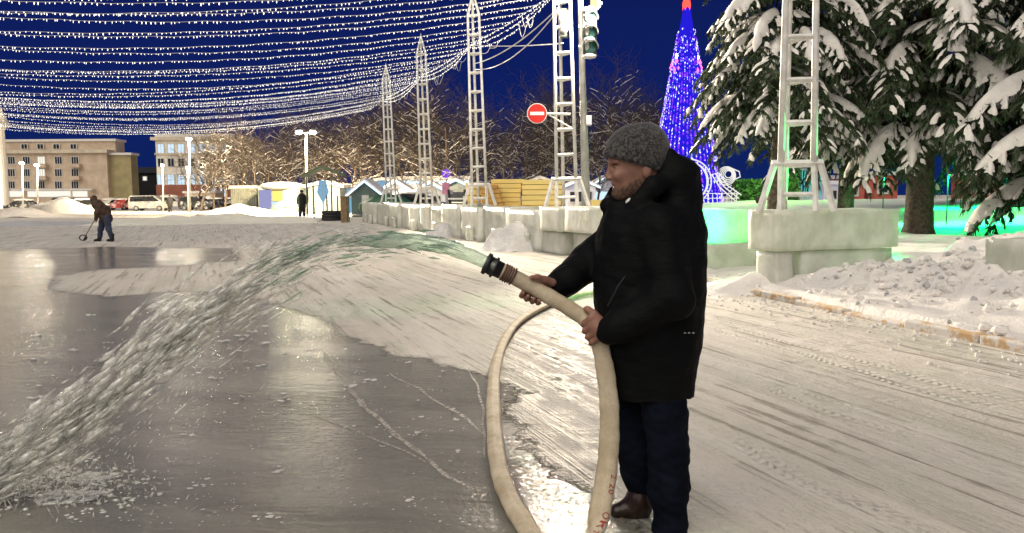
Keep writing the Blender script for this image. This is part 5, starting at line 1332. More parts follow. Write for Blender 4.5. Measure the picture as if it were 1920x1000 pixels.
def figure(px, pyf, pyt, Y, label, coat, arms=0, z0=0.0, wide=1.0):
    u = (P(px, pyt, Y).z - z0) / 1.75; x = P(px, pyf, Y).x; t = thing('person', label, 'person', (x, Y, z0)); V3 = lambda a, b_, c: (x + a * u, Y + b_ * u, z0 + c * u)
    def fld(h=.03): return Field((x - .6 * u, Y - .4 * u, z0 - .02), (x + .6 * u, Y + .4 * u, z0 + 1.95 * u), h)
    f = fld(); f.ell(V3(0, 0, 1.62), (.09 * u, .10 * u, .12 * u)); f.cone(V3(0, 0, 1.5), V3(0, 0, 1.35), .06 * u, .08 * u); f.chain([V3(0, 0, 1.35), V3(0, 0, .95)], [.13 * u, .12 * u])
    hz = 1.75 if arms else .78
    for s_ in (-1, 1):
        f.chain([V3(.16 * s_, 0, 1.4), V3(.27 * s_, 0, 1.12 if not arms else 1.5), V3(.26 * s_, -.05, .86 if not arms else 1.75)], [.06 * u, .05 * u, .045 * u]); f.chain([V3(.09 * s_, 0, .92), V3(.10 * s_, 0, .5), V3(.11 * s_, 0, .06)], [.10 * u, .07 * u, .05 * u]); f.cone(V3(.11 * s_, 0, .05), V3(.11 * s_, -.14, .04), .05 * u, .04 * u)
    f.mesh('body', M['skin'], t)
    f = fld(); f.chain([V3(0, 0, 1.38), V3(0, 0, 1.0), V3(0, 0, .72)], [.19 * u * wide, .19 * u * wide, .21 * u * wide], .05)
    for s_ in (-1, 1): f.chain([V3(.17 * s_, 0, 1.4), V3(.28 * s_, 0, 1.12 if not arms else 1.5), V3(.27 * s_, -.05, .9 if not arms else 1.7)], [.09 * u, .075 * u, .065 * u], .04)
    f.mesh('coat', M[coat], t); f = fld()
    for s_ in (-1, 1): f.chain([V3(.09 * s_, 0, .80), V3(.10 * s_, 0, .5), V3(.11 * s_, 0, .12)], [.13 * u, .095 * u, .08 * u], .04)
    f.mesh('trousers', M['coat_black'], t); f = fld(); f.ell(V3(0, .01, 1.67), (.115 * u, .125 * u, .11 * u)); f.mesh('hat', M['coat_black'], t)
    return t
figure(319, 394, 366, 82, 'person in black walking between the silver minivan and the black off-road car', 'coat_black', wide=1.15)
figure(567, 399, 357, 58, 'person in black coat standing by the green posts', 'coat_black', wide=1.1)
figure(1422, 385, 366, 39, 'tiny figure in a brown coat near the green-lit hedge', 'coat_brown', z0=.7)
# ------------------------------------------------------------------ the man with the fire hose
Y0 = 3.42
def Mn(px, py, dy=0.0): return P(px, py, Y0 + dy)
PXM = Y0 / F
jk = NT('black_jacket'); jv = jk.coord(); M['jacket'] = jk.done(jk.bsdf(Base_Color=jk.mix(jk.noise(jv, 5, 4), (0.0022, 0.0026, 0.003), (0.006, 0.0066, 0.0075)), Roughness=.7, Specular_IOR_Level=.10, Normal=jk.bump(jk.noise(jk.coord((1, 1, 2)), 9, 5), .5, .03)))
M['trousers'] = simple('navy_trousers', (0.0035, 0.0055, 0.012), .9, .4, 12, .3, spec=.1)
M['trim'] = simple('jacket_trim', (0.02, 0.022, 0.024), .4, .2, 10)
M['boot'] = simple('brown_leather', (0.022, 0.011, 0.008), .3, .4, 9, .15)
M['sole'] = simple('boot_sole', (0.012, 0.010, 0.009), .7, .2, 9)
ht = NT('knit_wool'); hv = ht.coord()
h1 = ht.noise(ht.coord((120, 120, 55)), 1.0, 2, .6); h2 = ht.noise(ht.coord((60, 60, 160)), 1.0, 3, .6)
hc = ht.mix(ht.ss(ht.math('ADD', ht.math('MULTIPLY', h1, .5), ht.math('MULTIPLY', h2, .5)), .40, .62), (0.024, 0.024, 0.025), (0.098, 0.096, 0.092))
M['knit'] = ht.done(ht.bsdf(Base_Color=hc, Roughness=.95, Specular_IOR_Level=.1, Sheen_Weight=.3, Normal=ht.bump(ht.math('ADD', h1, h2), .55, .006)))
M['beard'] = simple('beard_stubble', (0.125, 0.070, 0.046), .8, .45, 60, .5)
M['shirt'] = simple('white_shirt', (.75, .74, .72), .7, .05, 9)
man = thing('person', 'man in black hooded winter jacket and grey knit hat holding a fire hose', 'person', G(1225, 1000))
def HW(px_): return px_ * PXM
# hose centre line, needed by both hands
HY = {'a': -.10}
def Hs(px, py, dy): return P(px, py, Y0 + dy)
HOSE = [Hs(934, 505, -.10), Hs(968, 522, -.095), Hs(1006, 543, -.085), Hs(1050, 568, -.10), Hs(1085, 590, -.125), Hs(1108, 610, -.14), Hs(1122, 638, -.155), Hs(1134, 690, -.165),
        Hs(1141, 745, -.17), Hs(1143, 800, -.18), Hs(1140, 860, -.20), Hs(1133, 915, -.24), Hs(1121, 975, -.29), Hs(1106, 1030, -.35)]
# body: one continuous figure
lo = Mn(960, 1075, -.5); hi = Mn(1350, 215, .42)
bf = Field((lo.x - .05, Y0 - .48, -.02), (P(1345, 300, Y0).x, Y0 + .42, P(1200, 215, Y0).z + .02), 0.0042)
bf.ell(Mn(1199, 294), (HW(57), .081, HW(59)), .02)                        # skull
bf.ell(Mn(1172, 334), (HW(26), .060, HW(34)), .02)                        # face
bf.ell(Mn(1176, 349), (HW(23), .055, HW(24)), .02)                        # jaw
bf.ell(Mn(1161.5, 365), (HW(11), .029, HW(9.5)), .018)                     # chin
bf.cone(Mn(1147, 302), Mn(1146, 316), HW(6), HW(4), .012)                 # brow to bridge
bf.cone(Mn(1144.5, 311), Mn(1139.5, 330), HW(3.2), HW(5.4), .008)             # nose
bf.ell(Mn(1143, 334, -.012), (HW(5.5), .009, HW(4)), .008); bf.ell(Mn(1143, 334, .012), (HW(5.5), .009, HW(4)), .008)
for s_ in (-1, 1):
    bf.cone(Mn(1147, 304, .012 * s_), Mn(1157, 303, .052 * s_), HW(4.5), HW(4), .014)   # brow ridge
    bf.ell(Mn(1154, 314, .033 * s_), (HW(9.5), .016, HW(7)), .008, 0, True)               # eye socket
    bf.ell(Mn(1157.5, 314, .033 * s_), (HW(5.6), .013, HW(4.2)), .006)                  # eye with lids
    bf.ell(Mn(1160, 329, .045 * s_), (HW(11), .018, HW(9)), .02)                        # cheek
    bf.ell(Mn(1213, 320, .085 * s_), (HW(9), .012, HW(14)), .01)                        # ear
bf.ell(Mn(1152, 345.5), (HW(5.2), .024, HW(2.8)), .005)                     # lips
bf.ell(Mn(1153.5, 353), (HW(5), .021, HW(3)), .005)
bf.ell(Mn(1147, 349.4), (HW(7), .030, HW(1.5)), .003, 0, True)
bf.cone(Mn(1206, 335), Mn(1228, 410), HW(26), HW(25), .03)                # neck
ROWS = [(385, 1160, 1278), (400, 1134, 1304), (430, 1123, 1317), (480, 1116, 1323), (560, 1113, 1320), (620, 1114, 1315), (660, 1120, 1312), (700, 1127, 1304), (738, 1134, 1298)]
def rows(shr, dep, ymax=738):
    r_ = []
    for (y, a, b_), d_ in zip(ROWS, dep):
        if y <= ymax: c = Mn((a + b_) / 2, y); r_.append((c.z, c.x, Y0, HW((b_ - a) / 2) - shr, d_ - shr))
    return r_
DEP = [.14, .19, .22, .225, .215, .205, .20, .19, .185]
bf.loft(rows(.06, DEP, 660), .05)
ARM_N = [Mn(1238, 425, -.19), Mn(1262, 560, -.26), Mn(1150, 618, -.215)]
ARM_F = [Mn(1200, 440, .19), Mn(1108, 492, .20), Mn(1044, 536, .02)]
bf.chain(ARM_N + [Mn(1128, 620, -.205)], [.06, .045, .032, .028], .03)
bf.chain(ARM_F + [Mn(1030, 532, .0)], [.06, .045, .031, .027], .03)
LEG_F = [Mn(1197, 690, .09), Mn(1187, 830, .085), Mn(1201, 925, .075)]
LEG_N = [Mn(1245, 690, -.09), Mn(1250, 830, -.10), Mn(1256, 1000, -.10)]
bf.chain(LEG_F, [.085, .055, .04], .04); bf.chain(LEG_N, [.085, .062, .045], .04)
bf.cone(Mn(1203, 950, .075), Mn(1165, 962, .07), .04, .03); bf.cone(Mn(1258, 1018, -.10), Mn(1215, 1030, -.10), .04, .03)
# far hand: palm behind the hose, four fingers curling under it, thumb over the top
hd = -.085
bf.ell(Mn(1020, 533, hd + .052), (HW(22), .016, HW(15)), .015, -.5)
UPx, UPy = .5, -.866
for i, (cx, cy) in enumerate([(990, 534), (1000, 539), (1010, 545), (1019.5, 550.5)]):
    def q(up, dy): return Mn(cx + UPx * up, cy + UPy * up, hd + dy)
    ln = [1.0, 1.06, 1.0, .88][i]; r_ = [.0115, .012, .0115, .0102][i]
    bf.chain([q(8, .060), q(-11, .054), q(-22.5 * ln, .020), q(-24 * ln, -.008), q(-18.5 * ln, -.034)], [r_ * 1.1, r_ * 1.05, r_, r_ * .95, r_ * .85], .006)
bf.chain([Mn(1036, 530, hd + .03), Mn(1021, 524, hd + .005), Mn(1008, 520, hd - .018), Mn(997, 520.5, hd - .034)], [.018, .0145, .0125, .0105], .012)
# near hand: back of the hand to the camera, fingers round the front of the bend
hd = -.14
bf.ell(Mn(1119, 613, hd - .058), (HW(15), .017, HW(25)), .018, .45)
bf.cone(Mn(1119, 612, hd - .058), Mn(1140, 622, hd - .06), .026, .030, .02)
for i, (mx, my) in enumerate([(1108, 597), (1110, 610), (1115, 622), (1121, 633)]):
    r_ = [.0125, .0125, .012, .0108][i]
    bf.chain([Mn(mx, my, hd - .058), Mn(mx - 12, my + 9, hd - .040), Mn(mx - 13, my + 11, hd - .008), Mn(mx - 3, my + 5, hd + .034)], [r_ * 1.12, r_ * 1.05, r_, r_ * .85], .007)
bf.chain([Mn(1124, 600, hd - .05), Mn(1113, 588, hd - .042), Mn(1102, 580, hd - .022), Mn(1098, 579, hd - .004)], [.018, .015, .0125, .0105], .012)
bf.mesh('body', M['skin'], man)
# hat
zc = Mn(1194, 290)
hf = Field((P(1120, 300, Y0).x, Y0 - .17, P(1200, 345, Y0).z), (P(1270, 300, Y0).x, Y0 + .17, P(1200, 222, Y0).z), .004)
hf.ell(Mn(1193, 288), (HW(59), .108, HW(55)), .02); hf.ell(Mn(1218, 282), (HW(33), .098, HW(46)), .04)
for t_ in np.linspace(0, 1, 9):
    c_ = Mn(1134 + 104 * t_, 287 + 33 * t_); w_ = .108 * math.sqrt(max(0, 1 - ((t_ - .5) * 1.9) ** 2))
    hf.cone(c_ + Vector((0, -w_, 0)), c_ + Vector((0, w_, 0)), .006, .006, .02)
a_, b_ = Mn(1130, 292), Mn(1245, 327); sl = (b_.z - a_.z) / (b_.x - a_.x)
hf.d = np.maximum(hf.d, ((a_.z + sl * (hf.lo[0] + hf.h * np.arange(hf.n[0]) - a_.x))[:, None, None] - (hf.lo[2] + hf.h * np.arange(hf.n[2]))[None, None, :]).astype(np.float32) * .95)
hf.ripple(.0010, 50, 3); hf.mesh('knit_hat', M['knit'], man)
# short beard hugging the jaw
bd = Field((P(1140, 300, Y0).x, Y0 - .10, P(1200, 392, Y0).z), (P(1225, 300, Y0).x, Y0 + .10, P(1200, 330, Y0).z), .003)
bd.ell(Mn(1176.5, 351), (HW(25.5), .063, HW(26.5)), .03); bd.ell(Mn(1161.5, 366), (HW(13.5), .036, HW(11.5)), .025); bd.ell(Mn(1197, 345), (HW(25), .070, HW(23)), .03)
zl = bd.lo[2] + bd.h * np.arange(bd.n[2]); xl = bd.lo[0] + bd.h * np.arange(bd.n[0])
cutz = np.interp(xl, [P(1146, 350, Y0).x, P(1160, 350, Y0).x, P(1180, 350, Y0).x, P(1205, 350, Y0).x, P(1222, 350, Y0).x], [P(1200, 357, Y0).z, P(1200, 354, Y0).z, P(1200, 342, Y0).z, P(1200, 328, Y0).z, P(1200, 318, Y0).z]) + .004 * np.sin(xl * 210) + .003 * np.sin(xl * 470 + 1)
bd.d = np.maximum(bd.d, (zl[None, None, :] - cutz[:, None, None]).astype(np.float32)); bd.ripple(.0018, 320, 5)
for s_ in (-1, 1): bd.chain([Mn(1148.5, 342, .004 * s_), Mn(1151.5, 342.5, .016 * s_), Mn(1158, 349, .031 * s_), Mn(1162, 356, .036 * s_)], [.0045, .006, .006, .007], .006)
bd.mesh('beard', M['beard'], man)
mb = MB()
for s_ in (-1, 1):
    mb.ell(Mn(1152.6, 315, .034 * s_), (.0035, .011, .0030), 0, 10, 6)
mb.build('eye', M['glass_dark'], man, True)
mb = MB()
for s_ in (-1,):
    mb.tube([Mn(1146, 304.5, .016 * s_ - .004), Mn(1150, 301.5, .034 * s_ - .004), Mn(1160, 303.5, .056 * s_)], [.004, .0056, .003], 6)
mb.build('eyebrow', M['beard'], man, True)
# jacket
jf = Field((P(1010, 300, Y0).x, Y0 - .40, P(1200, 752, Y0).z), (P(1345, 300, Y0).x, Y0 + .40, P(1200, 262, Y0).z), .0055)
jf.loft(rows(0, DEP), .05, 2.4)
jf.chain([Mn(1232, 428, -.18), Mn(1258, 560, -.245), Mn(1160, 612, -.225), Mn(1140, 620, -.212)], [.10, .082, .060, .052], .05)
jf.chain([Mn(1190, 440, .17), Mn(1106, 490, .185), Mn(1060, 528, .06), Mn(1042, 541, .015)], [.115, .092, .066, .058], .03)
jf.chain([Mn(1143, 388, 0), Mn(1158, 394, -.075), Mn(1192, 385, -.115), Mn(1225, 352, -.12), Mn(1262, 330, -.05), Mn(1268, 326, .05), Mn(1225, 348, .12), Mn(1185, 368, .115), Mn(1157, 364, .08), Mn(1141, 382, 0)],
         [.030, .032, .036, .042, .05, .05, .042, .036, .026, .030], .03)
jf.cone(Mn(1136, 384, .01), Mn(1149, 355, .07), .018, .012, .02)
jf.chain([Mn(1252, 295, -.04), Mn(1272, 332, -.03), Mn(1274, 372, -.02), Mn(1262, 405, 0)], [.045, .072, .080, .095], .05)
jf.chain([Mn(1252, 295, .04), Mn(1272, 332, .03), Mn(1274, 372, .02), Mn(1262, 405, 0)], [.045, .072, .080, .095], .05)
jf.ell(Mn(1250, 430), (HW(62), .21, HW(48)), .06)
jf.ripple(.006, 26, 2, .7); jf.ripple(.0022, 75, 4)
jacket = jf.mesh('jacket', M['jacket'], man)
mb = MB(); mb.tube([P(1172, 518, Y0 - .226), P(1160, 535, Y0 - .225), P(1139, 575, Y0 - .205)], [.003, .004, .003], 6); mb.build('pocket_zip', M['trim'], jacket)
mb = MB()
for px_ in (1284, 1292, 1300): mb.ell(P(px_, 624.5, Y0 - .19), (.006, .004, .0035), 0, 8, 5)
mb.build('reflective_mark', M['steel'], jacket, True)
mb = MB(); mb.ell(Mn(1178, 376.5, -.118), (.018, .022, .007), 0, 12, 6, Matrix.Rotation(-.75, 3, 'Y')); mb.build('shirt_collar', M['shirt'], man, True)
# trousers, boots
tf = Field((P(1130, 300, Y0).x, Y0 - .30, .0), (P(1320, 300, Y0).x, Y0 + .30, P(1200, 712, Y0).z), .006)
tf.chain([Mn(1203, 700, .085), Mn(1198, 770, .085), Mn(1194, 850, .082), Mn(1197, 895, .08), Mn(1202, 922, .078)], [.085, .098, .080, .072, .058], .03)
tf.chain([Mn(1243, 700, -.085), Mn(1246, 770, -.09), Mn(1253, 850, -.095), Mn(1254, 920, -.10), Mn(1256, 985, -.10), Mn(1255, 1008, -.10)], [.080, .098, .092, .086, .072, .078], .03)
tf.ripple(.006, 38, 8, .8); tf.ripple(.003, 80, 9)
tf.mesh('trousers', M['trousers'], man)
def boot(ank, toe, heel, zs, dy):
    f_ = Field((min(toe, heel, ank) - .12, Y0 + dy - .12, zs - .02), (max(toe, heel, ank) + .12, Y0 + dy + .12, zs + .26), .005)
    f_.chain([(ank, Y0 + dy, zs + .20), (ank - .0, Y0 + dy, zs + .10), (heel - .045, Y0 + dy, zs + .05)], [.052, .052, .050], .03)
    f_.chain([(ank - .01, Y0 + dy, zs + .09), (toe + .11, Y0 + dy, zs + .058), (toe + .045, Y0 + dy, zs + .040)], [.055, .046, .036], .03)
    f_.d = np.maximum(f_.d, (zs - (f_.lo[2] + f_.h * np.arange(f_.n[2])))[None, None, :].astype(np.float32)); f_.ripple(.0015, 60, 1)
    o = f_.mesh('boot', M['boot'], man)
    mb = MB(); n = 24; vs = []
    for z in (zs - .012, zs + .012):
        for i in range(n):
            an = 2 * math.pi * i / n; c = (toe + heel) / 2; L = (heel - toe) / 2
            vs.append((c + L * 1.02 * math.cos(an), Y0 + dy + .050 * math.sin(an) * (1 - .15 * math.cos(an)), z))
    mb.add(vs, [(i, (i + 1) % n, n + (i + 1) % n, n + i) for i in range(n)] + [tuple(range(n - 1, -1, -1)), tuple(range(n, 2 * n))])
    mb.build('sole', M['sole'], o)
zf = P(1180, 974, Y0 + .075).z
boot(P(1200, 940, Y0 + .075).x, P(1140, 965, Y0 + .075).x, P(1220, 960, Y0 + .075).x, zf, .075)
zn = P(1250, 1036, Y0 - .10).z
boot(P(1257, 1000, Y0 - .1).x, P(1193, 1030, Y0 - .1).x, P(1280, 1030, Y0 - .1).x, zn, -.10)

# ------------------------------------------------------------------ the fire hose
hm = NT('hose_canvas'); hv = hm.coord(); hn = hm.noise(hv, 7, 5, .6); hn2 = hm.noise(hm.coord((90, 90, 90)), 1, 3, .6)
hcol = hm.mix(hm.ss(hn, .3, .72), (0.44, 0.36, 0.24), (0.66, 0.575, 0.43))
hcol = hm.mix(hm.math('MULTIPLY', hm.ss(hn2, .5, .7), .25), hcol, (.30, .24, .16))
M['hose'] = hm.done(hm.bsdf(Base_Color=hcol, Roughness=.7, Specular_IOR_Level=.3, Normal=hm.bump(hm.math('ADD', hn, hm.math('MULTIPLY', hn2, .4)), .25, .006)))
hose_pts = HOSE + [G(1085, 1085, .10), G(1050, 1085, .05), G(1015, 1035, .045), G(985, 985, .045), G(958, 940, .045), G(937, 885, .045), G(928, 820, .045), G(925, 750, .045), G(929, 690, .045),
                   G(945, 640, .045), G(970, 605, .045), G(1005, 582, .045), G(1050, 563, .045), G(1110, 549, .045), G(1200, 541, .045), G(1300, 548, .045)]
hp = catmull(hose_pts, 10)
hose = thing('fire_hose', 'cream canvas fire hose with red lettering, looping from the man across the ice', 'fire hose', hose_pts[12])
def frame(pts, i):
    t = (pts[min(i + 1, len(pts) - 1)] - pts[max(i - 1, 0)]).normalized()
    c = pts[i]; n = (Vector((0, 0, CH)) - c); 
    grd = min(1, max(0, (0.35 - c.z) / .25)); n = n.normalized() * (1 - grd) + Vector((0, 0, 1)) * grd
    n = (n - t * n.dot(t)).normalized(); return t, n, n.cross(t)
NS = 20; vs, fs = [], []
for i, p in enumerate(hp):
    t, n, s_ = frame(hp, i); k = i / 10
    a_r = np.interp(k, [0, 4, 6.5, 9, 13, 16, 40], [.0345, .0335, .038, .043, .047, .049, .049]); b_r = np.interp(k, [0, 4, 6, 13, 16, 40], [.0345, .031, .024, .028, .034, .034])
    wob = 1 + .03 * math.sin(i * .55) + .02 * math.sin(i * 1.3)
    for j in range(NS):
        an = 2 * math.pi * j / NS; g = 1 - .34 * math.exp(-((an - 1.95) / .20) ** 2) * min(1, max(0, (k - 5) / 2))
        vs.append(p + (s_ * math.cos(an) * a_r + n * math.sin(an) * b_r) * wob * g)
for i in range(len(hp) - 1):
    for j in range(NS): fs.append((i * NS + j, i * NS + (j + 1) % NS, (i + 1) * NS + (j + 1) % NS, (i + 1) * NS + j))
np_mesh('tube', vs, fs, M['hose'], hose, True)
d0 = (hp[0] - hp[4]).normalized()
mb = MB(); mb.tube([hp[0] - d0 * .015, hp[0] + d0 * .012, hp[0] + d0 * .013, hp[0] + d0 * .022, hp[0] + d0 * .023, hp[0] + d0 * .045, hp[0] + d0 * .046, hp[0] + d0 * .062, hp[0] + d0 * .064, hp[0] + d0 * .030],
                   [.037, .038, .047, .048, .041, .041, .049, .048, .034, .031], 28, 0); mb.build('nozzle_coupling', M['black_metal'], hose, True)
M['clamp'] = simple('clamp_wire', (0.10, 0.05, 0.035), .6, .3, 20)
for k_ in range(5):
    c = hp[0] - d0 * (.028 + .011 * k_); q = []
    t, n, s_ = frame(hp, 2)
    for j in range(25): an = 2 * math.pi * j / 24; q.append(c + (s_ * math.cos(an) + n * math.sin(an)) * .0368)
    mb = MB(); mb.tube(q, .0045 if k_ not in (3,) else .003, 6, 0, False); mb.build('clamp_ring', M['clamp'], hose, True)
# red stencilled lettering running down the hose
M['red_ink'] = simple('red_ink', (0.34, 0.035, 0.03), .7, .35, 60)
acc = [0.0]
for i in range(1, len(hp)): acc.append(acc[-1] + (hp[i] - hp[i - 1]).length)
def text_on_hose(body, py_start, size, phi0):
    cu = bpy.data.curves.new('tmp', 'FONT'); cu.body = body; cu.size = size; cu.resolution_u = 3; cu.space_character = 1.12
    to = bpy.data.objects.new('tmp', cu); COL.objects.link(to)
    bpy.context.view_layer.update(); dg = bpy.context.evaluated_depsgraph_get()
    me = to.evaluated_get(dg).to_mesh(); import bmesh
    bm = bmesh.new(); bm.from_mesh(me); bmesh.ops.triangulate(bm, faces=bm.faces[:]); 
    for _ in range(2): bmesh.ops.subdivide_edges(bm, edges=[e_ for e_ in bm.edges if e_.calc_length() > size * .12], cuts=1)
    bmesh.ops.triangulate(bm, faces=bm.faces[:])
    i0 = min(range(60, 140), key=lambda i: abs((-(CAMROT.to_3x3().transposed() @ (hp[i] - Vector((0, 0, CH)))).y / (CAMROT.to_3x3().transposed() @ (hp[i] - Vector((0, 0, CH)))).z * -F + CY) - py_start))
    s0 = acc[i0]; vs = []
    for v in bm.verts:
        s_a = s0 + v.co.x; k = min(max(np.searchsorted(acc, s_a), 1), len(hp) - 2); f = (s_a - acc[k - 1]) / max(1e-6, acc[k] - acc[k - 1])
        c = hp[k - 1].lerp(hp[k], f); t, n, sd = frame(hp, k); kk = k / 10
        a_r = np.interp(kk, [0, 4, 6.5, 9, 13, 16, 40], [.0345, .0335, .038, .043, .047, .049, .049]) * 1.055; b_r = np.interp(kk, [0, 4, 6, 13, 16, 40], [.0345, .031, .024, .028, .034, .034]) * 1.055
        ph = phi0 + v.co.y / .042
        right = -sd if (sd.dot(CAMROT.to_3x3() @ Vector((1, 0, 0))) < 0) else sd
        vs.append(c + right * math.sin(ph) * a_r + n * math.cos(ph) * b_r)
    mb = MB(); mb.add(vs, [[v.index for v in f_.verts] for f_ in bm.faces]); bm.free()
    to.evaluated_get(dg).to_mesh_clear(); bpy.data.objects.remove(to); bpy.data.curves.remove(cu)
    return mb.build('lettering', M['red_ink'], hose)
text_on_hose('2 20', 886, .042, .48)
text_on_hose('ОКТ', 957, .042, .48)
# ------------------------------------------------------------------ the water
wm = NT('water_clear'); wg = wm.N('BsdfGlossy', Color=(.95, 1, .97), Roughness=.08); wt = wm.N('BsdfTransparent', Color=(.80, .90, .84)); wd = wm.N('BsdfDiffuse', Color=(.50, .58, .50))
wf = wm.N('Fresnel', IOR=1.33); wx = wm.N('MixShader'); wm.put(wx.inputs[0], .24); wm.l.new(wt.outputs[0], wx.inputs[1]); wm.l.new(wd.outputs[0], wx.inputs[2])
wy = wm.N('MixShader'); wm.put(wy.inputs[0], wm.math('MINIMUM', wm.math('ADD', wf.outputs[0], .02), .16)); wm.l.new(wx.outputs[0], wy.inputs[1]); wm.l.new(wg.outputs[0], wy.inputs[2]); M['water'] = wm.done(wy)
fm_ = NT('water_foam'); fd = fm_.N('BsdfDiffuse', Color=(.98, .98, .93)); ftl = fm_.N('BsdfTranslucent', Color=(.98, .98, .93)); ftr = fm_.N('BsdfTransparent'); fg = fm_.N('BsdfGlossy', Color=(1, 1, 1), Roughness=.2)
x1 = fm_.N('MixShader'); fm_.put(x1.inputs[0], .3); fm_.l.new(fd.outputs[0], x1.inputs[1]); fm_.l.new(ftl.outputs[0], x1.inputs[2])
x2 = fm_.N('MixShader'); fm_.put(x2.inputs[0], .12); fm_.l.new(x1.outputs[0], x2.inputs[1]); fm_.l.new(fg.outputs[0], x2.inputs[2])
x3 = fm_.N('MixShader'); fm_.put(x3.inputs[0], fm_.ss(fm_.noise(fm_.coord((30, 30, 30)), 1, 3), .28, .68)); fm_.l.new(ftr.outputs[0], x3.inputs[1]); fm_.l.new(x2.outputs[0], x3.inputs[2]); M['foam'] = fm_.done(x3)
WP = [(930, 502), (880, 478), (830, 462), (770, 453), (700, 452), (630, 461), (560, 482), (490, 518), (420, 562), (350, 612), (280, 668), (210, 725), (140, 780), (70, 830), (0, 875), (-80, 930)]
wp = catmull([P(x, y, 3.30 + .35 * i / 15) for i, (x, y) in enumerate(WP)], 8)
NW = len(wp) - 1
def wpos(t):
    q = t * NW; k = min(int(q), NW - 1); return wp[k].lerp(wp[k + 1], q - k), (wp[k + 1] - wp[k]).normalized()
jet = thing('water_jet', 'arc of water spraying from the hose nozzle and breaking up onto the ice', 'water', wp[0])
wr = random.Random(4)
# coherent core
vs, fs = [], []; NC = 14; core = int(NW * .30)
for i in range(core + 1):
    p, t = wpos(i / NW); f = i / core; n = Vector((0, -1, 0)); n = (n - t * n.dot(t)).normalized(); s_ = t.cross(n)
    for j in range(NC):
        an = 2 * math.pi * j / NC; nz = mnoise.fractal(p * 16 + Vector((math.cos(an) * .8, math.sin(an) * .8, 0)), 1, 2, 3)
        r_ = (.026 + .026 * f) * (1 + nz * (.06 + .55 * f)) * (1 - .35 * f) * max(.02, 1 - f ** 3) ** .5
        vs.append(p + s_ * math.cos(an) * r_ * (1 + .35 * f) + n * math.sin(an) * r_)
for i in range(core):
    for j in range(NC): fs.append((i * NC + j, i * NC + (j + 1) % NC, (i + 1) * NC + (j + 1) % NC, (i + 1) * NC + j))
np_mesh('stream', vs, fs, M['water'], jet, True)
# torn threads and drops
def sig(t): return np.interp(t, [0, .15, .3, .45, .6, .8, 1], [.010, .018, .036, .058, .070, .070, .068])
def drops(name, n, tl, mat, lr, wr_, dens, lowbias=0.0):
    A, B, r_ = [], [], []
    for _ in range(n):
        t = tl[0] + (tl[1] - tl[0]) * wr.random() ** dens
        p, tg = wpos(t); s = sig(t); g = wr.gauss(0, 1)
        off = tg.cross(Vector((0, 1, 0))); off = off if off.z > 0 else -off
        dr = max(0, wr.gauss(0, 1)) * lowbias * s * 2.2
        clump = mnoise.noise(Vector((t * 26 + g * .6, g * 1.5, 7.7)))
        if clump < .0 and wr.random() < .80: continue
        q = p + off * g * s + Vector((0, wr.gauss(0, 1) * s * .35, -dr)) + tg * wr.gauss(0, .02)
        if q.z < .015: continue
        d = (tg + Vector((0, wr.gauss(0, .06), wr.gauss(0, .08) - .25 * dr / max(s, .01) * .3))).normalized()
        L = wr.uniform(*lr) * (.6 + .8 * t); w = wr.uniform(*wr_) * (.7 + .6 * t)
        A.append(q - d * L / 2); B.append(q + d * L / 2); r_.append(w)
    A, B, r_ = np.array(A), np.array(B), np.array(r_); D = B - A; D /= np.linalg.norm(D, axis=1, keepdims=True); U = np.cross(D, [.2, 1, .1]); U /= np.linalg.norm(U, axis=1, keepdims=True); W = np.cross(D, U); C = A * .35 + B * .65
    vs = [A]
    n6 = 5
    for j in range(n6):
        a = 2 * math.pi * j / n6; vs.append(C + (U * math.cos(a) + W * math.sin(a)) * r_[:, None])
    vs.append(B); V_ = np.stack(vs, 1); base = np.arange(len(A))[:, None] * (n6 + 2); F_ = []
    for j in range(n6):
        F_.append(base + np.array([[0, 1 + (j + 1) % n6, 1 + j]])); F_.append(base + np.array([[n6 + 1, 1 + j, 1 + (j + 1) % n6]]))
    o = np_mesh(name, V_.reshape(-1, 3), np.concatenate(F_), mat, jet, True); tag(o, kind='stuff'); return o
drops('clear_threads', 380, (.12, .45), M['water'], (.05, .16), (.003, .009), 1.0, .12)
drops('fine_drops', 420, (.02, .40), M['foam'], (.008, .030), (.0015, .0035), .8, .1)
drops('foam_threads', 1900, (.28, 1.0), M['foam'], (.05, .22), (.0014, .0048), .85, .12)
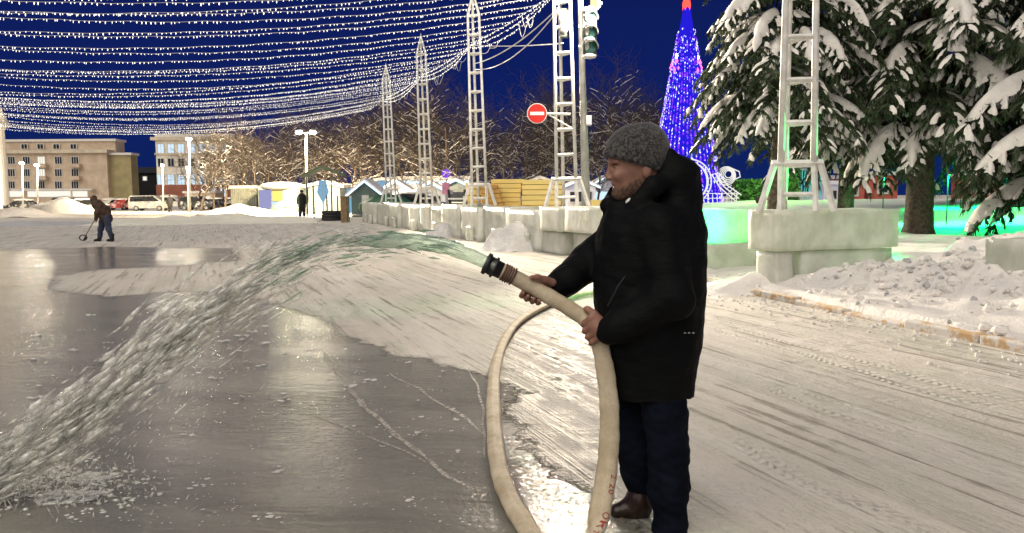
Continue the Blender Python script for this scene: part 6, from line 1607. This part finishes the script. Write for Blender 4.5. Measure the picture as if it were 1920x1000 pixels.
drops('foam_ropes', 620, (.42, 1.0), M["foam"], (.10, .24), (.006, .015), .85, .08)
drops('foam_clumps', 210, (.5, 1.0), M['foam'], (.10, .20), (.012, .022), .8, .08)
drops('spray_drops', 1900, (.28, 1.0), M['foam'], (.008, .05), (.0009, .0030), .8, 1.5)
# splash where it lands, bottom left
A = MB()
for _ in range(950):
    px = wr.triangular(-160, 330, 10); py = wr.gauss(912, 24)
    c = G(px, py, 0); fade = max(.12, 1 - max(0, px) / 300); h = abs(wr.gauss(0, .06)) * fade; w = wr.uniform(.0012, .004)
    if wr.random() < .30:
        d = Vector((wr.gauss(0, .3), wr.gauss(0, .3), 1)); k_ = h + .015; A.tube([c, c + d * k_ * .6, c + d * k_], [w * 1.6, w, .0006], 5)
    else:
        c.z = wr.uniform(0, h); A.ell(c, (wr.uniform(.004, .02), wr.uniform(.003, .012), wr.uniform(.002, .008)), 0, 6, 4, None, .3)
for _ in range(3):
    c = G(wr.triangular(-160, 250, 0), wr.gauss(915, 18), .003); A.ell(c, (wr.uniform(.08, .2), wr.uniform(.05, .12), .012), 0, 16, 6, None, .25)
for _ in range(1300):
    px = wr.triangular(-160, 300, -20); c = G(px, wr.gauss(905, 22), 0); c.z = abs(wr.gauss(0, .16)) * max(.15, 1 - max(0, px) / 280); r_ = wr.uniform(.0012, .0032)
    A.ell(c, (r_, r_, r_ * wr.uniform(1, 2.5)), 0, 5, 3)
o = A.build('splash', M['foam'], jet, True); tag(o, kind='stuff')
# spatter lying on the wet ice
A = MB()
for _ in range(300):
    px = wr.uniform(60, 900); py = wr.uniform(590, 985)
    c = G(px, py, .002)
    if poly_sd(np.array([c.x]), np.array([c.y]), ICE)[0] < .05: continue
    r_ = wr.choice([.004, .005, .006, .009, .013]) * (c.y / 5)
    for k in range(wr.choice([1, 1, 2, 4])):
        A.ell(c + Vector((wr.gauss(0, .04), wr.gauss(0, .02), 0)), (r_ * wr.uniform(.8, 2), r_, r_ * .35), 0, 6, 4, None, .2)
o = A.build('ice_crumbs', M['snow_fine']); tag(o, kind='stuff')
